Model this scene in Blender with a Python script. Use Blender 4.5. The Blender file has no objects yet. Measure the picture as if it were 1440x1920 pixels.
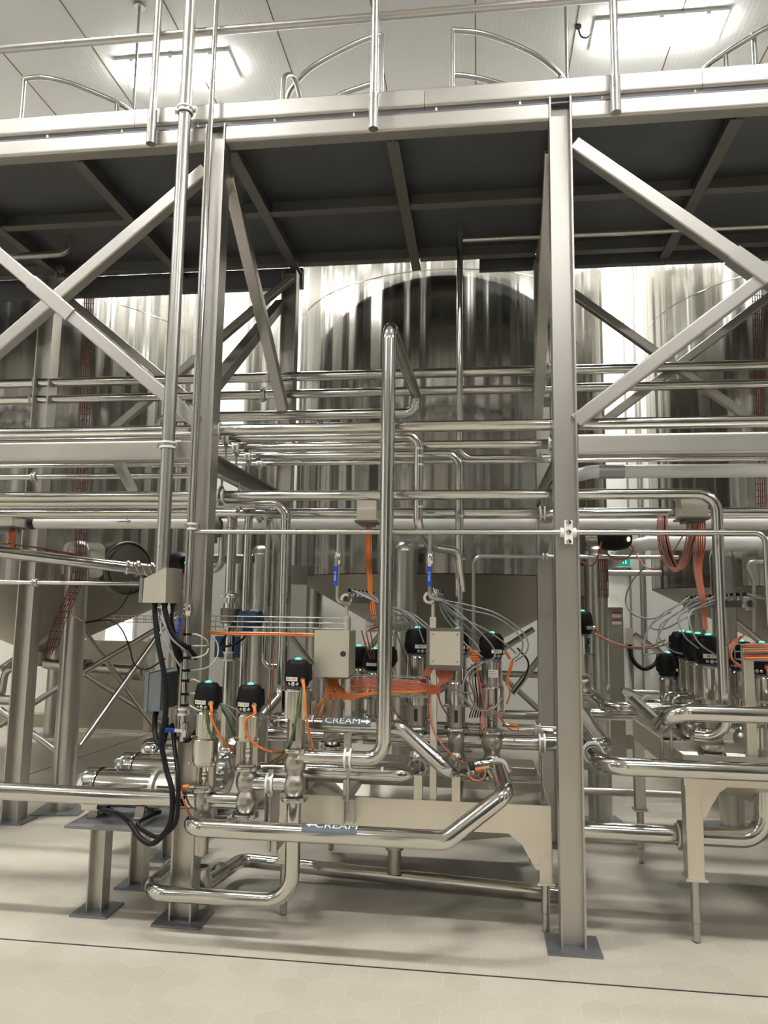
import bpy, bmesh, math, random
from mathutils import Vector, Matrix
random.seed(7)
SC = bpy.context.scene
COL = SC.collection
V = Vector
# ------------------------------------------------------------------ camera
FPX, CAMH = 1406.0, 1.6
Yd = V((180, 180, FPX)).normalized()
Zd = V((160, -11100, FPX)); Zd = (Zd - Yd * Zd.dot(Yd)).normalized()
Xd = Zd.cross(Yd)
if Xd.x < 0: Xd = -Xd
def ray(px, py):
    c = V((px - 720, py - 960, FPX)); return V((Xd.dot(c), Yd.dot(c), Zd.dot(c)))
def P(px, py, Y):                       # surveyed point of the photograph on the depth plane Y
    r = ray(px, py); return r * (Y / r.y) + V((0, 0, CAMH))
def PZ(px, py, Z):
    r = ray(px, py); return r * ((Z - CAMH) / r.z) + V((0, 0, CAMH))
def PX(px, py, X):
    r = ray(px, py); return r * (X / r.x) + V((0, 0, CAMH))
cam = bpy.data.cameras.new('camera'); cam_o = bpy.data.objects.new('camera', cam); COL.objects.link(cam_o)
cam.sensor_fit = 'VERTICAL'; cam.sensor_height = 24; cam.lens = FPX / 1920 * 24; cam.clip_start = .05
# columns: camera x (image right), y (image up), z (backwards) in world
ex = V((Xd.x, Yd.x, Zd.x)); ey = -V((Xd.y, Yd.y, Zd.y)); ez = -V((Xd.z, Yd.z, Zd.z))
m = Matrix((ex, ey, ez)).transposed().to_4x4(); m.translation = V((0, 0, CAMH)); cam_o.matrix_world = m
SC.camera = cam_o

# ------------------------------------------------------------------ materials
MATS = {}
def mat(name, col, rough=.5, metal=0., emit=None, es=0., noise=0., nscale=8., stretch=None, bump=0., spec=.5, rvar=0.):
    if name in MATS: return MATS[name]
    m = bpy.data.materials.new(name); m.use_nodes = True; nt = m.node_tree; N = nt.nodes; L = nt.links
    b = N['Principled BSDF']
    b.inputs['Base Color'].default_value = (*col, 1); b.inputs['Roughness'].default_value = rough
    b.inputs['Metallic'].default_value = metal; b.inputs['Specular IOR Level'].default_value = spec
    if emit: b.inputs['Emission Color'].default_value = (*emit, 1); b.inputs['Emission Strength'].default_value = es
    if noise or bump or rvar:
        tc = N.new('ShaderNodeTexCoord'); mp = N.new('ShaderNodeMapping'); nz = N.new('ShaderNodeTexNoise')
        if stretch: mp.inputs['Scale'].default_value = stretch
        nz.inputs['Scale'].default_value = nscale; nz.inputs['Detail'].default_value = 4
        L.new(tc.outputs['Object'], mp.inputs['Vector']); L.new(mp.outputs['Vector'], nz.inputs['Vector'])
        if noise:
            mr = N.new('ShaderNodeMapRange'); mr.inputs['To Min'].default_value = 1 - noise; mr.inputs['To Max'].default_value = 1 + noise * .4
            vm = N.new('ShaderNodeVectorMath'); vm.operation = 'SCALE'; vm.inputs[0].default_value = col
            L.new(nz.outputs['Fac'], mr.inputs['Value']); L.new(mr.outputs['Result'], vm.inputs['Scale']); L.new(vm.outputs['Vector'], b.inputs['Base Color'])
        if rvar:
            mr = N.new('ShaderNodeMapRange'); mr.inputs['To Min'].default_value = max(.02, rough - rvar); mr.inputs['To Max'].default_value = rough + rvar
            L.new(nz.outputs['Fac'], mr.inputs['Value']); L.new(mr.outputs['Result'], b.inputs['Roughness'])
        if bump:
            bp = N.new('ShaderNodeBump'); bp.inputs['Strength'].default_value = bump; bp.inputs['Distance'].default_value = .01
            L.new(nz.outputs['Fac'], bp.inputs['Height']); L.new(bp.outputs['Normal'], b.inputs['Normal'])
    MATS[name] = m; return m
PIPE = mat('polished_stainless', (.60, .59, .56), .14, 1, rvar=.04, nscale=5)
TUBE = mat('satin_stainless_tube', (.50, .49, .46), .3, 1, rvar=.06, nscale=9)
FRAME = mat('brushed_stainless_frame', (.56, .54, .505), .38, 1, noise=.22, nscale=5, stretch=(1, 1, .35), rvar=.07)
BEAMM = mat('pickled_stainless_beam', (.56, .54, .505), .44, 1, noise=.18, nscale=4, stretch=(.4, 1, 1), rvar=.08)
DECKM = mat('shade_darkened_steel', (.20, .20, .212), .6, .85, noise=.25, nscale=3)  # steel with the under-deck shade put into its base colour
CAST = mat('bead_blasted_steel', (.50, .47, .42), .30, 1, noise=.1, nscale=14)
SHEET = mat('brushed_sheet_steel', (.76, .72, .635), .42, 1, noise=.12, nscale=3, stretch=(1, 1, .15), rvar=.05)
TANKM = mat('tank_stainless', (.40, .39, .355), .25, 1, noise=.12, nscale=3.0, stretch=(1, 1, .02), rvar=.05)
def aniso(m, a, rot):
    nt = m.node_tree; b = nt.nodes['Principled BSDF']; t = nt.nodes.new('ShaderNodeTangent'); t.direction_type = 'RADIAL'; t.axis = 'Z'
    nt.links.new(t.outputs[0], b.inputs['Tangent']); b.inputs['Anisotropic'].default_value = a; b.inputs['Anisotropic Rotation'].default_value = rot
def streaks(m, strength, sc):
    nt = m.node_tree; N = nt.nodes; L = nt.links; b = N['Principled BSDF']; tc = N.new('ShaderNodeTexCoord'); prev = None
    for k, (s_, st) in enumerate(((sc, strength), (sc * 4.3, strength * .22))):
        mp = N.new('ShaderNodeMapping'); mp.inputs['Scale'].default_value = (s_, s_, s_ * .012); nz = N.new('ShaderNodeTexNoise'); nz.inputs['Scale'].default_value = 1; nz.inputs['Detail'].default_value = 2
        L.new(tc.outputs['Object'], mp.inputs['Vector']); L.new(mp.outputs['Vector'], nz.inputs['Vector'])
        bp = N.new('ShaderNodeBump'); bp.inputs['Strength'].default_value = 1; bp.inputs['Distance'].default_value = st / s_; L.new(nz.outputs['Fac'], bp.inputs['Height'])
        if prev: L.new(prev.outputs['Normal'], bp.inputs['Normal'])
        prev = bp
    L.new(prev.outputs['Normal'], b.inputs['Normal'])
aniso(TANKM, .85, 0.); streaks(TANKM, .75, 2.4)
CONEM = mat('tank_cone_stainless', (.36, .34, .29), .36, 1, noise=.12, nscale=2)
ACT = mat('turned_steel_cylinder', (.58, .565, .53), .11, 1, rvar=.05, nscale=20)
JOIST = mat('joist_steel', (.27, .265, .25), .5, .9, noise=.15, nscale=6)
streaks(ACT, .16, 30.)
CHROME = mat('bright_steel', (.66, .65, .62), .12, 1)
PLATE = mat('galvanised_plate', (.30, .31, .33), .5, .9, noise=.2, nscale=9)
BLACK = mat('black_moulded_plastic', (.006, .006, .0065), .5, spec=.22)
RUBBER = mat('black_rubber', (.007, .007, .009), .5, spec=.3)
WHITE = mat('white_pvc', (.90, .90, .88), .35, noise=.05, nscale=3)
LINER = mat('white_nylon_liner', (.92, .91, .87), .45)
LABEL = mat('white_label', (.78, .76, .70), .5)
INK = mat('black_ink', (.03, .03, .03), .6)
GREYP = mat('grey_marker_tape', (.095, .115, .13), .45)
WINK = mat('white_print', (.82, .82, .82), .5)
ORANGE = mat('orange_cable', (.72, .19, .03), .42)
DRED = mat('dull_red_cable', (.20, .06, .04), .5)
RED = mat('salmon_red_cable', (.52, .15, .09), .45)
GREYH = mat('grey_tube', (.30, .31, .32), .38)
CLEARH = mat('pale_green_tube', (.50, .54, .36), .3)
GREENH = mat('green_tube', (.10, .17, .05), .4)
BLUE = mat('blue_vinyl_grip', (.01, .055, .42), .4)
NAVY = mat('navy_painted_housing', (.018, .055, .115), .4)
BOXG = mat('grey_painted_enclosure', (.16, .185, .20), .45)
GREEN = mat('green_indicator', (.02, .5, .25), .3, emit=(.05, .95, .42), es=1.6)
AMBER = mat('amber_indicator', (.8, .4, .1), .3, emit=(1, .55, .2), es=2)
REDP = mat('red_paint', (.42, .03, .02), .45)
COLLAR = mat('dark_sensor_collar', (.20, .19, .175), .42, .8)
TAPE = mat('silver_tape', (.42, .42, .41), .4, .5)
LAMPB = mat('white_lamp_housing', (.8, .8, .78), .5)
LAMPE = mat('lamp_diffuser', (1, 1, 1), .5, emit=(.99, .985, .97), es=64)
LAMPS = mat('lamp_diffuser_side', (1, 1, 1), .5, emit=(1, .985, .95), es=13)
MOTOR = mat('polished_motor_shell', (.56, .545, .50), .12, 1)
WINE = mat('daylit_window', (1, 1, .95), .5, emit=(1, .98, .84), es=1.6)
EXITG = mat('exit_sign_green', (.0, .16, .10), .4, emit=(.0, .32, .19), es=.35)
EXITW = mat('exit_sign_white', (.8, .85, .95), .4, emit=(.8, .9, 1), es=.5)

def wall_mat():
    m = bpy.data.materials.new('insulated_panel_wall'); m.use_nodes = True; nt = m.node_tree; N = nt.nodes; L = nt.links; b = N['Principled BSDF']
    tc = N.new('ShaderNodeTexCoord'); wv = N.new('ShaderNodeTexWave'); wv.wave_type = 'BANDS'; wv.bands_direction = 'X'
    wv.inputs['Scale'].default_value = 6; bp = N.new('ShaderNodeBump'); bp.inputs['Strength'].default_value = .06; bp.inputs['Distance'].default_value = .004
    L.new(tc.outputs['Object'], wv.inputs['Vector']); L.new(wv.outputs['Fac'], bp.inputs['Height']); L.new(bp.outputs['Normal'], b.inputs['Normal'])
    b.inputs['Base Color'].default_value = (.90, .875, .79, 1); b.inputs['Roughness'].default_value = .45
    return m
WALL = wall_mat()
def ceil_mat():
    m = bpy.data.materials.new('ribbed_ceiling_panel'); m.use_nodes = True; nt = m.node_tree; N = nt.nodes; L = nt.links; b = N['Principled BSDF']
    tc = N.new('ShaderNodeTexCoord'); wv = N.new('ShaderNodeTexWave'); wv.wave_type = 'BANDS'; wv.bands_direction = 'X'
    wv.inputs['Scale'].default_value = 7; bp = N.new('ShaderNodeBump'); bp.inputs['Strength'].default_value = .12; bp.inputs['Distance'].default_value = .004
    L.new(tc.outputs['Object'], wv.inputs['Vector']); L.new(wv.outputs['Fac'], bp.inputs['Height']); L.new(bp.outputs['Normal'], b.inputs['Normal'])
    b.inputs['Base Color'].default_value = (.93, .93, .90, 1); b.inputs['Roughness'].default_value = .42
    return m
CEIL = ceil_mat()
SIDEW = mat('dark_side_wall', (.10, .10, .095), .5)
def floor_mat():
    m = bpy.data.materials.new('hexagonal_floor_tile'); m.use_nodes = True; nt = m.node_tree; N = nt.nodes; L = nt.links; b = N['Principled BSDF']
    tc = N.new('ShaderNodeTexCoord'); mp = N.new('ShaderNodeMapping'); mp.inputs['Scale'].default_value = (1 / .16, 1 / .16, 0)
    L.new(tc.outputs['Object'], mp.inputs['Vector'])
    def vm(op, a, bb=None, c=None):
        n = N.new('ShaderNodeVectorMath'); n.operation = op
        for i, x in enumerate((a, bb, c)):
            if x is None: continue
            if isinstance(x, tuple): n.inputs[i].default_value = x
            else: L.new(x, n.inputs[i])
        return n
    def mt(op, a, bb=None):
        n = N.new('ShaderNodeMath'); n.operation = op
        for i, x in enumerate((a, bb)):
            if x is None: continue
            if isinstance(x, float): n.inputs[i].default_value = x
            else: L.new(x, n.inputs[i])
        return n.outputs[0]
    S = (1.0, 1.7320508, 1.0); Hh = (.5, .8660254, 0.)
    def cell(v): return vm('SUBTRACT', vm('WRAP', v, S, (0., 0., 0.)).outputs[0], Hh).outputs[0]
    a = cell(mp.outputs['Vector']); bb = cell(vm('SUBTRACT', mp.outputs['Vector'], Hh).outputs[0])
    la = vm('LENGTH', a).outputs['Value']; lb = vm('LENGTH', bb).outputs['Value']
    pick = mt('LESS_THAN', la, lb)
    mx = N.new('ShaderNodeMix'); mx.data_type = 'VECTOR'; L.new(pick, mx.inputs[0]); L.new(bb, mx.inputs[4]); L.new(a, mx.inputs[5])
    gv = vm('ABSOLUTE', mx.outputs[1]).outputs[0]
    sx = N.new('ShaderNodeSeparateXYZ'); L.new(gv, sx.inputs[0])
    d = mt('MAXIMUM', vm('DOT_PRODUCT', gv, (.5, .8660254, 0.)).outputs['Value'], sx.outputs[0])
    grout = mt('GREATER_THAN', d, .491)
    cid = vm('SUBTRACT', mp.outputs['Vector'], mx.outputs[1]).outputs[0]
    wn = N.new('ShaderNodeTexWhiteNoise'); wn.noise_dimensions = '2D'
    rr = vm('SNAP', vm('ADD', cid, (.01, .01, 0.)).outputs[0], (.5, .8660254, 1.)).outputs[0]; L.new(rr, wn.inputs['Vector'])
    mr = N.new('ShaderNodeMapRange'); mr.inputs['To Min'].default_value = .95; mr.inputs['To Max'].default_value = 1.03; L.new(wn.outputs['Value'], mr.inputs['Value'])
    nz = N.new('ShaderNodeTexNoise'); nz.inputs['Scale'].default_value = .9; nz.inputs['Detail'].default_value = 5; L.new(tc.outputs['Object'], nz.inputs['Vector'])
    mr2 = N.new('ShaderNodeMapRange'); mr2.inputs['To Min'].default_value = .88; mr2.inputs['To Max'].default_value = 1.06; L.new(nz.outputs['Fac'], mr2.inputs['Value'])
    f = mt('MULTIPLY', mr.outputs[0], mr2.outputs[0])
    c1 = vm('SCALE', (.60, .545, .445)); L.new(f, c1.inputs['Scale'])
    mc = N.new('ShaderNodeMix'); mc.data_type = 'RGBA'; L.new(grout, mc.inputs[0]); L.new(c1.outputs[0], mc.inputs[6]); mc.inputs[7].default_value = (.65, .60, .50, 1)
    L.new(mc.outputs[2], b.inputs['Base Color']); b.inputs['Roughness'].default_value = .42
    bp = N.new('ShaderNodeBump'); bp.inputs['Strength'].default_value = .25; bp.inputs['Distance'].default_value = .003; bp.invert = True
    L.new(grout, bp.inputs['Height']); L.new(bp.outputs['Normal'], b.inputs['Normal'])
    return m
FLOOR = floor_mat()

# ------------------------------------------------------------------ mesh building
ORG = {}                                                   # world origin of every object made
def frame_of(d, up=None):
    d = d.normalized()
    up = up or (V((0, 0, 1)) if abs(d.z) < .95 else V((0, 1, 0)))
    s = d.cross(up).normalized(); u = s.cross(d).normalized(); return d, s, u
class MB:
    def __init__(s): s.v = []; s.f = []; s.sm = []; s.mi = []; s.cur = 0
    def add(s, vs, fs, smooth=False):
        b = len(s.v); s.v += [V(x) for x in vs]
        for f in fs: s.f.append([b + i for i in f]); s.sm.append(smooth); s.mi.append(s.cur)
        return s
    def m(s, i): s.cur = i; return s
    def box(s, c, size, rot=0.):
        c = V(c); x, y, z = [q / 2 for q in size]; cs, sn = math.cos(rot), math.sin(rot)
        vs = [c + V((cs * a * x - sn * b * y, sn * a * x + cs * b * y, k * z)) for k in (-1, 1) for a, b in ((-1, -1), (1, -1), (1, 1), (-1, 1))]
        return s.add(vs, [(3, 2, 1, 0), (4, 5, 6, 7), (0, 1, 5, 4), (1, 2, 6, 5), (2, 3, 7, 6), (3, 0, 4, 7)])
    def bb(s, x0, x1, y0, y1, z0, z1): return s.box(((x0 + x1) / 2, (y0 + y1) / 2, (z0 + z1) / 2), (abs(x1 - x0), abs(y1 - y0), abs(z1 - z0)))
    def loft(s, rings, smooth=True, caps=True, closed=True):
        n = len(rings[0]); vs = [p for r in rings for p in r]; fs = []
        for i in range(len(rings) - 1):
            for j in range(n if closed else n - 1):
                k = (j + 1) % n; fs.append((i * n + j, i * n + k, (i + 1) * n + k, (i + 1) * n + j))
        s.add(vs, fs, smooth)
        if caps:
            s.add(rings[0], [tuple(range(n))[::-1]]); s.add(rings[-1], [tuple(range(n))])
        return s
    def tube(s, pts, r, bend=0., seg=20, caps=True, closed=False):
        pts = [V(p) for p in pts]; path = [pts[0]]
        for i in range(1, len(pts) - 1):
            a, b, c = pts[i - 1], pts[i], pts[i + 1]; d1 = (b - a).normalized(); d2 = (c - b).normalized()
            ang = d1.angle(d2)
            if bend <= 0 or ang < .02: path.append(b); continue
            t = min(bend * math.tan(ang / 2), (b - a).length * .49 if i > 1 else (b - a).length * .98, (c - b).length * .49 if i < len(pts) - 2 else (c - b).length * .98)
            R = t / math.tan(ang / 2); p0 = b - d1 * t; nrm = (d2 - d1 * d1.dot(d2)).normalized(); cen = p0 + nrm * R
            k = max(3, int(ang / .16))
            for q in range(k + 1):
                th = ang * q / k; path.append(cen - nrm * R * math.cos(th) + d1 * R * math.sin(th))
        path.append(pts[-1])
        pp = [path[0]]
        for q in path[1:]:
            if (q - pp[-1]).length > 1e-5: pp.append(q)
        path = pp; n = len(path)
        tan = [((path[min(i + 1, n - 1)] - path[i]).normalized() + (path[i] - path[max(i - 1, 0)]).normalized()).normalized() for i in range(n)]
        _, sd, _ = frame_of(tan[0]); rings = []
        for i in range(n):
            sd = (sd - tan[i] * sd.dot(tan[i])).normalized(); u = tan[i].cross(sd)
            rings.append([path[i] + (sd * math.cos(2 * math.pi * j / seg) + u * math.sin(2 * math.pi * j / seg)) * r for j in range(seg)])
        return s.loft(rings, True, caps)
    def cyl(s, a, b, r, seg=20): return s.tube([a, b], r, 0, seg)
    def rod(s, a, b, r): return s.tube([a, b], r, 0, 8)
    def lathe(s, prof, o, axis=(0, 0, 1), seg=28, sx=1., sy=1.):
        # prof: (radius, height) pairs; sharp corners are split
        o = V(o); d, sd, u = frame_of(V(axis)); n = len(prof)
        runs = [[prof[0]]]
        for i in range(1, n):
            runs[-1].append(prof[i])
            if i < n - 1:
                a = V((prof[i][0] - prof[i - 1][0], prof[i][1] - prof[i - 1][1])); b = V((prof[i + 1][0] - prof[i][0], prof[i + 1][1] - prof[i][1]))
                if a.length > 1e-9 and b.length > 1e-9 and a.angle(b) > .6: runs.append([prof[i]])
        for run in runs:
            rings = [[o + d * h + (sd * math.cos(2 * math.pi * j / seg) * sx + u * math.sin(2 * math.pi * j / seg) * sy) * max(r, 1e-5) for j in range(seg)] for r, h in run]
            s.loft(rings, True, False)
        return s
    def bar(s, a, b, w, h, up=None, rad=0., twist=0.):
        # rectangular tube from a to b: w across, h along 'up'
        a, b = V(a), V(b); d, sd, u = frame_of(b - a, V(up) if up else None)
        if rad <= 0:
            q = [(-1, -1), (1, -1), (1, 1), (-1, 1)]; ring = lambda c: [c + sd * (x * w / 2) + u * (y * h / 2) for x, y in q]
            return s.loft([ring(a), ring(b)], False)
        pr = []
        for cx, cy, a0 in ((1, 1, 0), (-1, 1, 90), (-1, -1, 180), (1, -1, 270)):
            for k in range(5):
                t = math.radians(a0 + 22.5 * k); pr.append((cx * (w / 2 - rad) + rad * math.cos(t), cy * (h / 2 - rad) + rad * math.sin(t)))
        ring = lambda c: [c + sd * x + u * y for x, y in pr]
        # flat faces flat, corner faces smooth
        A, B = ring(a), ring(b); n = len(pr)
        for j in range(n):
            k = (j + 1) % n; s.add([A[j], A[k], B[k], B[j]], [(0, 1, 2, 3)], False)
        s.add(A, [tuple(range(n))[::-1]]); s.add(B, [tuple(range(n))]); return s
    def prism(s, poly, d):                                  # polygon (world points) extruded along d
        A = [V(p) for p in poly]; B = [p + V(d) for p in A]; n = len(A)
        return s.add(A + B, [tuple(range(n))[::-1], tuple(range(n, 2 * n))] + [(i, (i + 1) % n, n + (i + 1) % n, n + i) for i in range(n)])
    def hsec(s, x, y, z0, z1, w, d, tf=.009, tw=.009):      # upright H section, web facing the viewer
        for q in (-1, 1): s.bb(x + q * (w / 2 - tf), x + q * w / 2, y - d / 2, y + d / 2, z0, z1)
        return s.bb(x - w / 2 + tf, x + w / 2 - tf, y - tw / 2, y + tw / 2, z0, z1)
    def torus(s, c, axis, R, r, seg=24, sub=8):
        d, sd, u = frame_of(V(axis)); c = V(c); rings = []
        for i in range(seg + 1):
            t = 2 * math.pi * i / seg; e = sd * math.cos(t) + u * math.sin(t)
            rings.append([c + e * (R + r * math.cos(2 * math.pi * j / sub)) + d * (r * math.sin(2 * math.pi * j / sub)) for j in range(sub)])
        return s.loft(rings, True, False)
    def build(s, name, mats, parent=None, label=None, cat=None, group=None, kind=None, origin=None):
        me = bpy.data.meshes.new(name)
        xs = [p.x for p in s.v]; ys = [p.y for p in s.v]; zs = [p.z for p in s.v]
        o = V(origin) if origin else V(((min(xs) + max(xs)) / 2, (min(ys) + max(ys)) / 2, min(zs)))
        me.from_pydata([tuple(p - o) for p in s.v], [], s.f)
        for p, sm, mi in zip(me.polygons, s.sm, s.mi): p.use_smooth = sm; p.material_index = mi
        for mm in (mats if isinstance(mats, (list, tuple)) else [mats]): me.materials.append(mm)
        me.validate(); me.update()
        ob = bpy.data.objects.new(name, me); COL.objects.link(ob)
        if parent: ob.parent = parent; ob.location = o - ORG[parent.name]
        else: ob.location = o
        ORG[ob.name] = o
        tag(ob, label, cat, group, kind if kind else (None if parent else 'thing')); return ob
def tag(ob, label=None, cat=None, group=None, kind=None):
    if label: ob['label'] = label
    if cat: ob['category'] = cat
    if group: ob['group'] = group
    if kind: ob['kind'] = kind
def thing(name, loc, label, cat, group=None):
    o = bpy.data.objects.new(name, None); COL.objects.link(o); o.location = V(loc); ORG[o.name] = V(loc)
    tag(o, label, cat, group, 'thing'); return o
def struct(mb, name, mats, **k): return mb.build(name, mats, kind='structure', **k)

def text2d(s, size, cuts=1):
    cu = bpy.data.curves.new('t', 'FONT'); cu.body = s; cu.size = size; cu.align_x = 'CENTER'; cu.align_y = 'CENTER'; cu.resolution_u = 3
    ob = bpy.data.objects.new('t', cu); COL.objects.link(ob); dg = bpy.context.evaluated_depsgraph_get(); ev = ob.evaluated_get(dg); me = ev.to_mesh()
    bm = bmesh.new(); bm.from_mesh(me); ev.to_mesh_clear(); bmesh.ops.triangulate(bm, faces=bm.faces[:]); bmesh.ops.subdivide_edges(bm, edges=bm.edges[:], cuts=cuts, use_grid_fill=True)
    bm.verts.index_update(); vs = [v.co.copy() for v in bm.verts]; fs = [tuple(v.index for v in p.verts) for p in bm.faces]; bm.free()
    bpy.data.objects.remove(ob); bpy.data.curves.remove(cu); return vs, fs
def text(mb, s, size, fn, cuts=1):
    vs, fs = text2d(s, size, cuts); mb.add([fn(v.x, v.y) for v in vs], fs)
def spline(pts, k=6):
    pts = [V(p) for p in pts]; q = [2 * pts[0] - pts[1]] + pts + [2 * pts[-1] - pts[-2]]; out = []
    for i in range(1, len(q) - 2):
        a, b, c, d = q[i - 1:i + 3]
        for j in range(k):
            t = j / k; out.append(.5 * (2 * b + (c - a) * t + (2 * a - 5 * b + 4 * c - d) * t * t + (3 * b - a - 3 * c + d) * t ** 3))
    return out + [pts[-1]]
def cable(name, pts, r, mt_, label, cat='cable', group=None, parent=None, seg=8):
    pts = [P(*p) if len(p) == 3 and p[0] > 15 else V(p) for p in pts]
    return MB().tube(spline(pts), r, 0, seg).build(name, mt_, parent, label, cat, group)
def pipe(pts, r, label, bend=None, mt_=PIPE, name='process_pipe', cat='pipe', group=None, seams=()):
    mb = MB().tube(pts, r, r * 3. if bend is None else bend, 24)
    return mb.build(name, mt_, None, label, cat, group)
def hanger(pipe_o, c, axis, r, rod_to=None, vertical=False, w=.03):
    """two white liner rings, a steel strap and lugs round a pipe"""
    c = V(c); d, sd, u = frame_of(V(axis)); 
    mb = MB()
    mb.lathe([(r + .003, -w / 2 - .003), (r + .012, -w / 2 - .003), (r + .012, -w / 2 + .007), (r + .003, -w / 2 + .007)], c, d, 24)
    mb.lathe([(r + .003, w / 2 - .007), (r + .012, w / 2 - .007), (r + .012, w / 2 + .003), (r + .003, w / 2 + .003)], c, d, 24)
    mb.m(1).lathe([(r + .001, -w / 2 + .006), (r + .008, -w / 2 + .006), (r + .008, w / 2 - .006), (r + .001, w / 2 - .006)], c, d, 24)
    e = u if vertical else sd
    for q in (-1, 1):
        mb.bar(c + e * (q * (r + .006)), c + e * (q * (r + .026)), w * .8, .014, tuple(u if not vertical else sd))
        f = d.cross(e); mb.rod(c + e * (q * (r + .018)) - f * .014, c + e * (q * (r + .018)) + f * .014, .005)
    if rod_to is not None:
        t = V(rod_to); mb.rod(c + (t - c).normalized() * (r + .004), t, .0075)
    return mb.build('pipe_clamp', [LINER, TUBE], pipe_o)
def union(pipe_o, c, axis, r, name='union_clamp'):           # bright tri-clamp with a wing nut
    c = V(c); d, sd, u = frame_of(V(axis)); mb = MB()
    mb.lathe([(r, -.010), (r + .012, -.010), (r + .014, -.004), (r + .014, .004), (r + .012, .010), (r, .010)], c, d, 24)
    mb.bar(c + sd * (r + .010), c + sd * (r + .035), .016, .012)
    mb.rod(c + sd * (r + .026) - u * .018, c + sd * (r + .026) + u * .022, .005)
    mb.bar(c - sd * (r + .008), c - sd * (r + .022), .016, .016)
    return mb.build(name, CHROME, pipe_o)
def sticker(pipe_o, c, axis, r, a0=0., w=.014, h=.9):   # small printed id sticker curved round a pipe
    c = V(c); d, sd, u = frame_of(V(axis)); mb = MB(); vs = []; n = 8
    base = V((0, -1, 0)); base = (base - d * base.dot(d)).normalized(); oth = d.cross(base)
    for i in range(n + 1):
        t = a0 - h + 2 * h * i / n; e = base * math.cos(t) + oth * math.sin(t)
        vs += [c + e * (r + .0012) - d * w / 2, c + e * (r + .0012) + d * w / 2]
    mb.add(vs, [(2 * i, 2 * i + 1, 2 * i + 3, 2 * i + 2) for i in range(n)], True); mb.m(1); vs = []
    for i in range(n + 1):
        t = a0 - h * .7 + 1.4 * h * i / n; e = base * math.cos(t) + oth * math.sin(t)
        vs += [c + e * (r + .0017) - d * w * .18, c + e * (r + .0017) + d * w * .18]
    mb.add(vs, [(2 * i, 2 * i + 1, 2 * i + 3, 2 * i + 2) for i in (0, 1, 3, 4, 6, 7)], True)
    return mb.build('id_sticker', [LABEL, BOXG], pipe_o)
# ================================================================== THE ROOM
RX0, RX1, RY0, RY1, RZ = -9.5, 8.5, -9.0, 9.45, 6.9
struct(MB().bb(RX0, RX1, RY0, RY1, -.1, 0), 'floor', FLOOR, origin=(0, 0, 0))
struct(MB().bb(RX0, RX1, RY0, RY1, RZ, RZ + .1), 'ceiling', CEIL, origin=(0, 0, RZ))
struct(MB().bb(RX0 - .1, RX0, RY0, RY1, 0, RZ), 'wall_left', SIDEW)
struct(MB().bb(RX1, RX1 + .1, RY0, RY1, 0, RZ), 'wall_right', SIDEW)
struct(MB().bb(RX0, RX1, RY0 - .1, RY0, 0, RZ), 'wall_front', WALL)
# back wall with a window opening
wa, wb = P(204, 1172, RY1), P(248, 1202, RY1); wx0, wx1, wz1, wz0 = wa.x - .03, wb.x, wa.z + .16, wb.z
mb = MB(); mb.bb(RX0, wx0, RY1, RY1 + .1, 0, RZ).bb(wx1, RX1, RY1, RY1 + .1, 0, RZ).bb(wx0, wx1, RY1, RY1 + .1, 0, wz0).bb(wx0, wx1, RY1, RY1 + .1, wz1, RZ)
struct(mb, 'wall_back', WALL)
w = struct(MB().bb(wx0, wx1, RY1 + .05, RY1 + .06, wz0, wz1), 'window_1', WINE)
mb = MB(); mb.bb(wx0 - .03, wx0, RY1 - .02, RY1 + .05, wz0 - .03, wz1 + .03).bb(wx1, wx1 + .03, RY1 - .02, RY1 + .05, wz0 - .03, wz1 + .03)
mb.bb(wx0 - .05, wx1 + .05, RY1 - .05, RY1 + .05, wz0 - .04, wz0).bb(wx0, wx1, RY1 - .02, RY1 + .05, wz1, wz1 + .03)
mb.build('window_frame', WHITE, w)
DARKP = mat('dark_reflection_panel', (.045, .045, .048), .5)
k_ = 2
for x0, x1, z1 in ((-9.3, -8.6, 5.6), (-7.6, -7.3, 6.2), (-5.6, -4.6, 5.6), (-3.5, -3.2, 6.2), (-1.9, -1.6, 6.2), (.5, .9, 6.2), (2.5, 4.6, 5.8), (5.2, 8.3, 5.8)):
    struct(MB().bb(x0, x1, RY0, RY0 + .05, 0, z1), 'door_%d' % k_, DARKP); k_ += 1  # unseen dark panels added to the front wall for the steel to reflect
for y0, y1 in ((-5.5, -4.9), (-.5, .3), (3.2, 3.6)):
    struct(MB().bb(RX1 - .05, RX1, y0, y1, 0, 5.6), 'door_%d' % k_, WHITE); k_ += 1  # unseen white strips added as bright reflections on the right
for y0, y1 in ((-8.5, -5.5), (-4.9, -1.4), (-.8, 1.6), (2.4, 3.2)):
    struct(MB().bb(RX0, RX0 + .05, y0, y1, 0, 5.8), 'door_%d' % k_, WHITE); k_ += 1  # unseen white panels added so the tanks reflect brightness from the left
PILL = mat('added_dark_pillar', (.035, .035, .037), .5)
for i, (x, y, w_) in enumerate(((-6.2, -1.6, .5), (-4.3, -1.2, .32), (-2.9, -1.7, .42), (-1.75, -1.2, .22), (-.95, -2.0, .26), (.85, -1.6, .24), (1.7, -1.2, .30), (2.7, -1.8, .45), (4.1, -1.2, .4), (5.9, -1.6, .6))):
    struct(MB().bb(x - w_ / 2, x + w_ / 2, y - .15, y + .15, 0, RZ), 'trim_%d' % (60 + i), PILL)      # unseen dark pillars, added to put stripes in the steel's reflections
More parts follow.
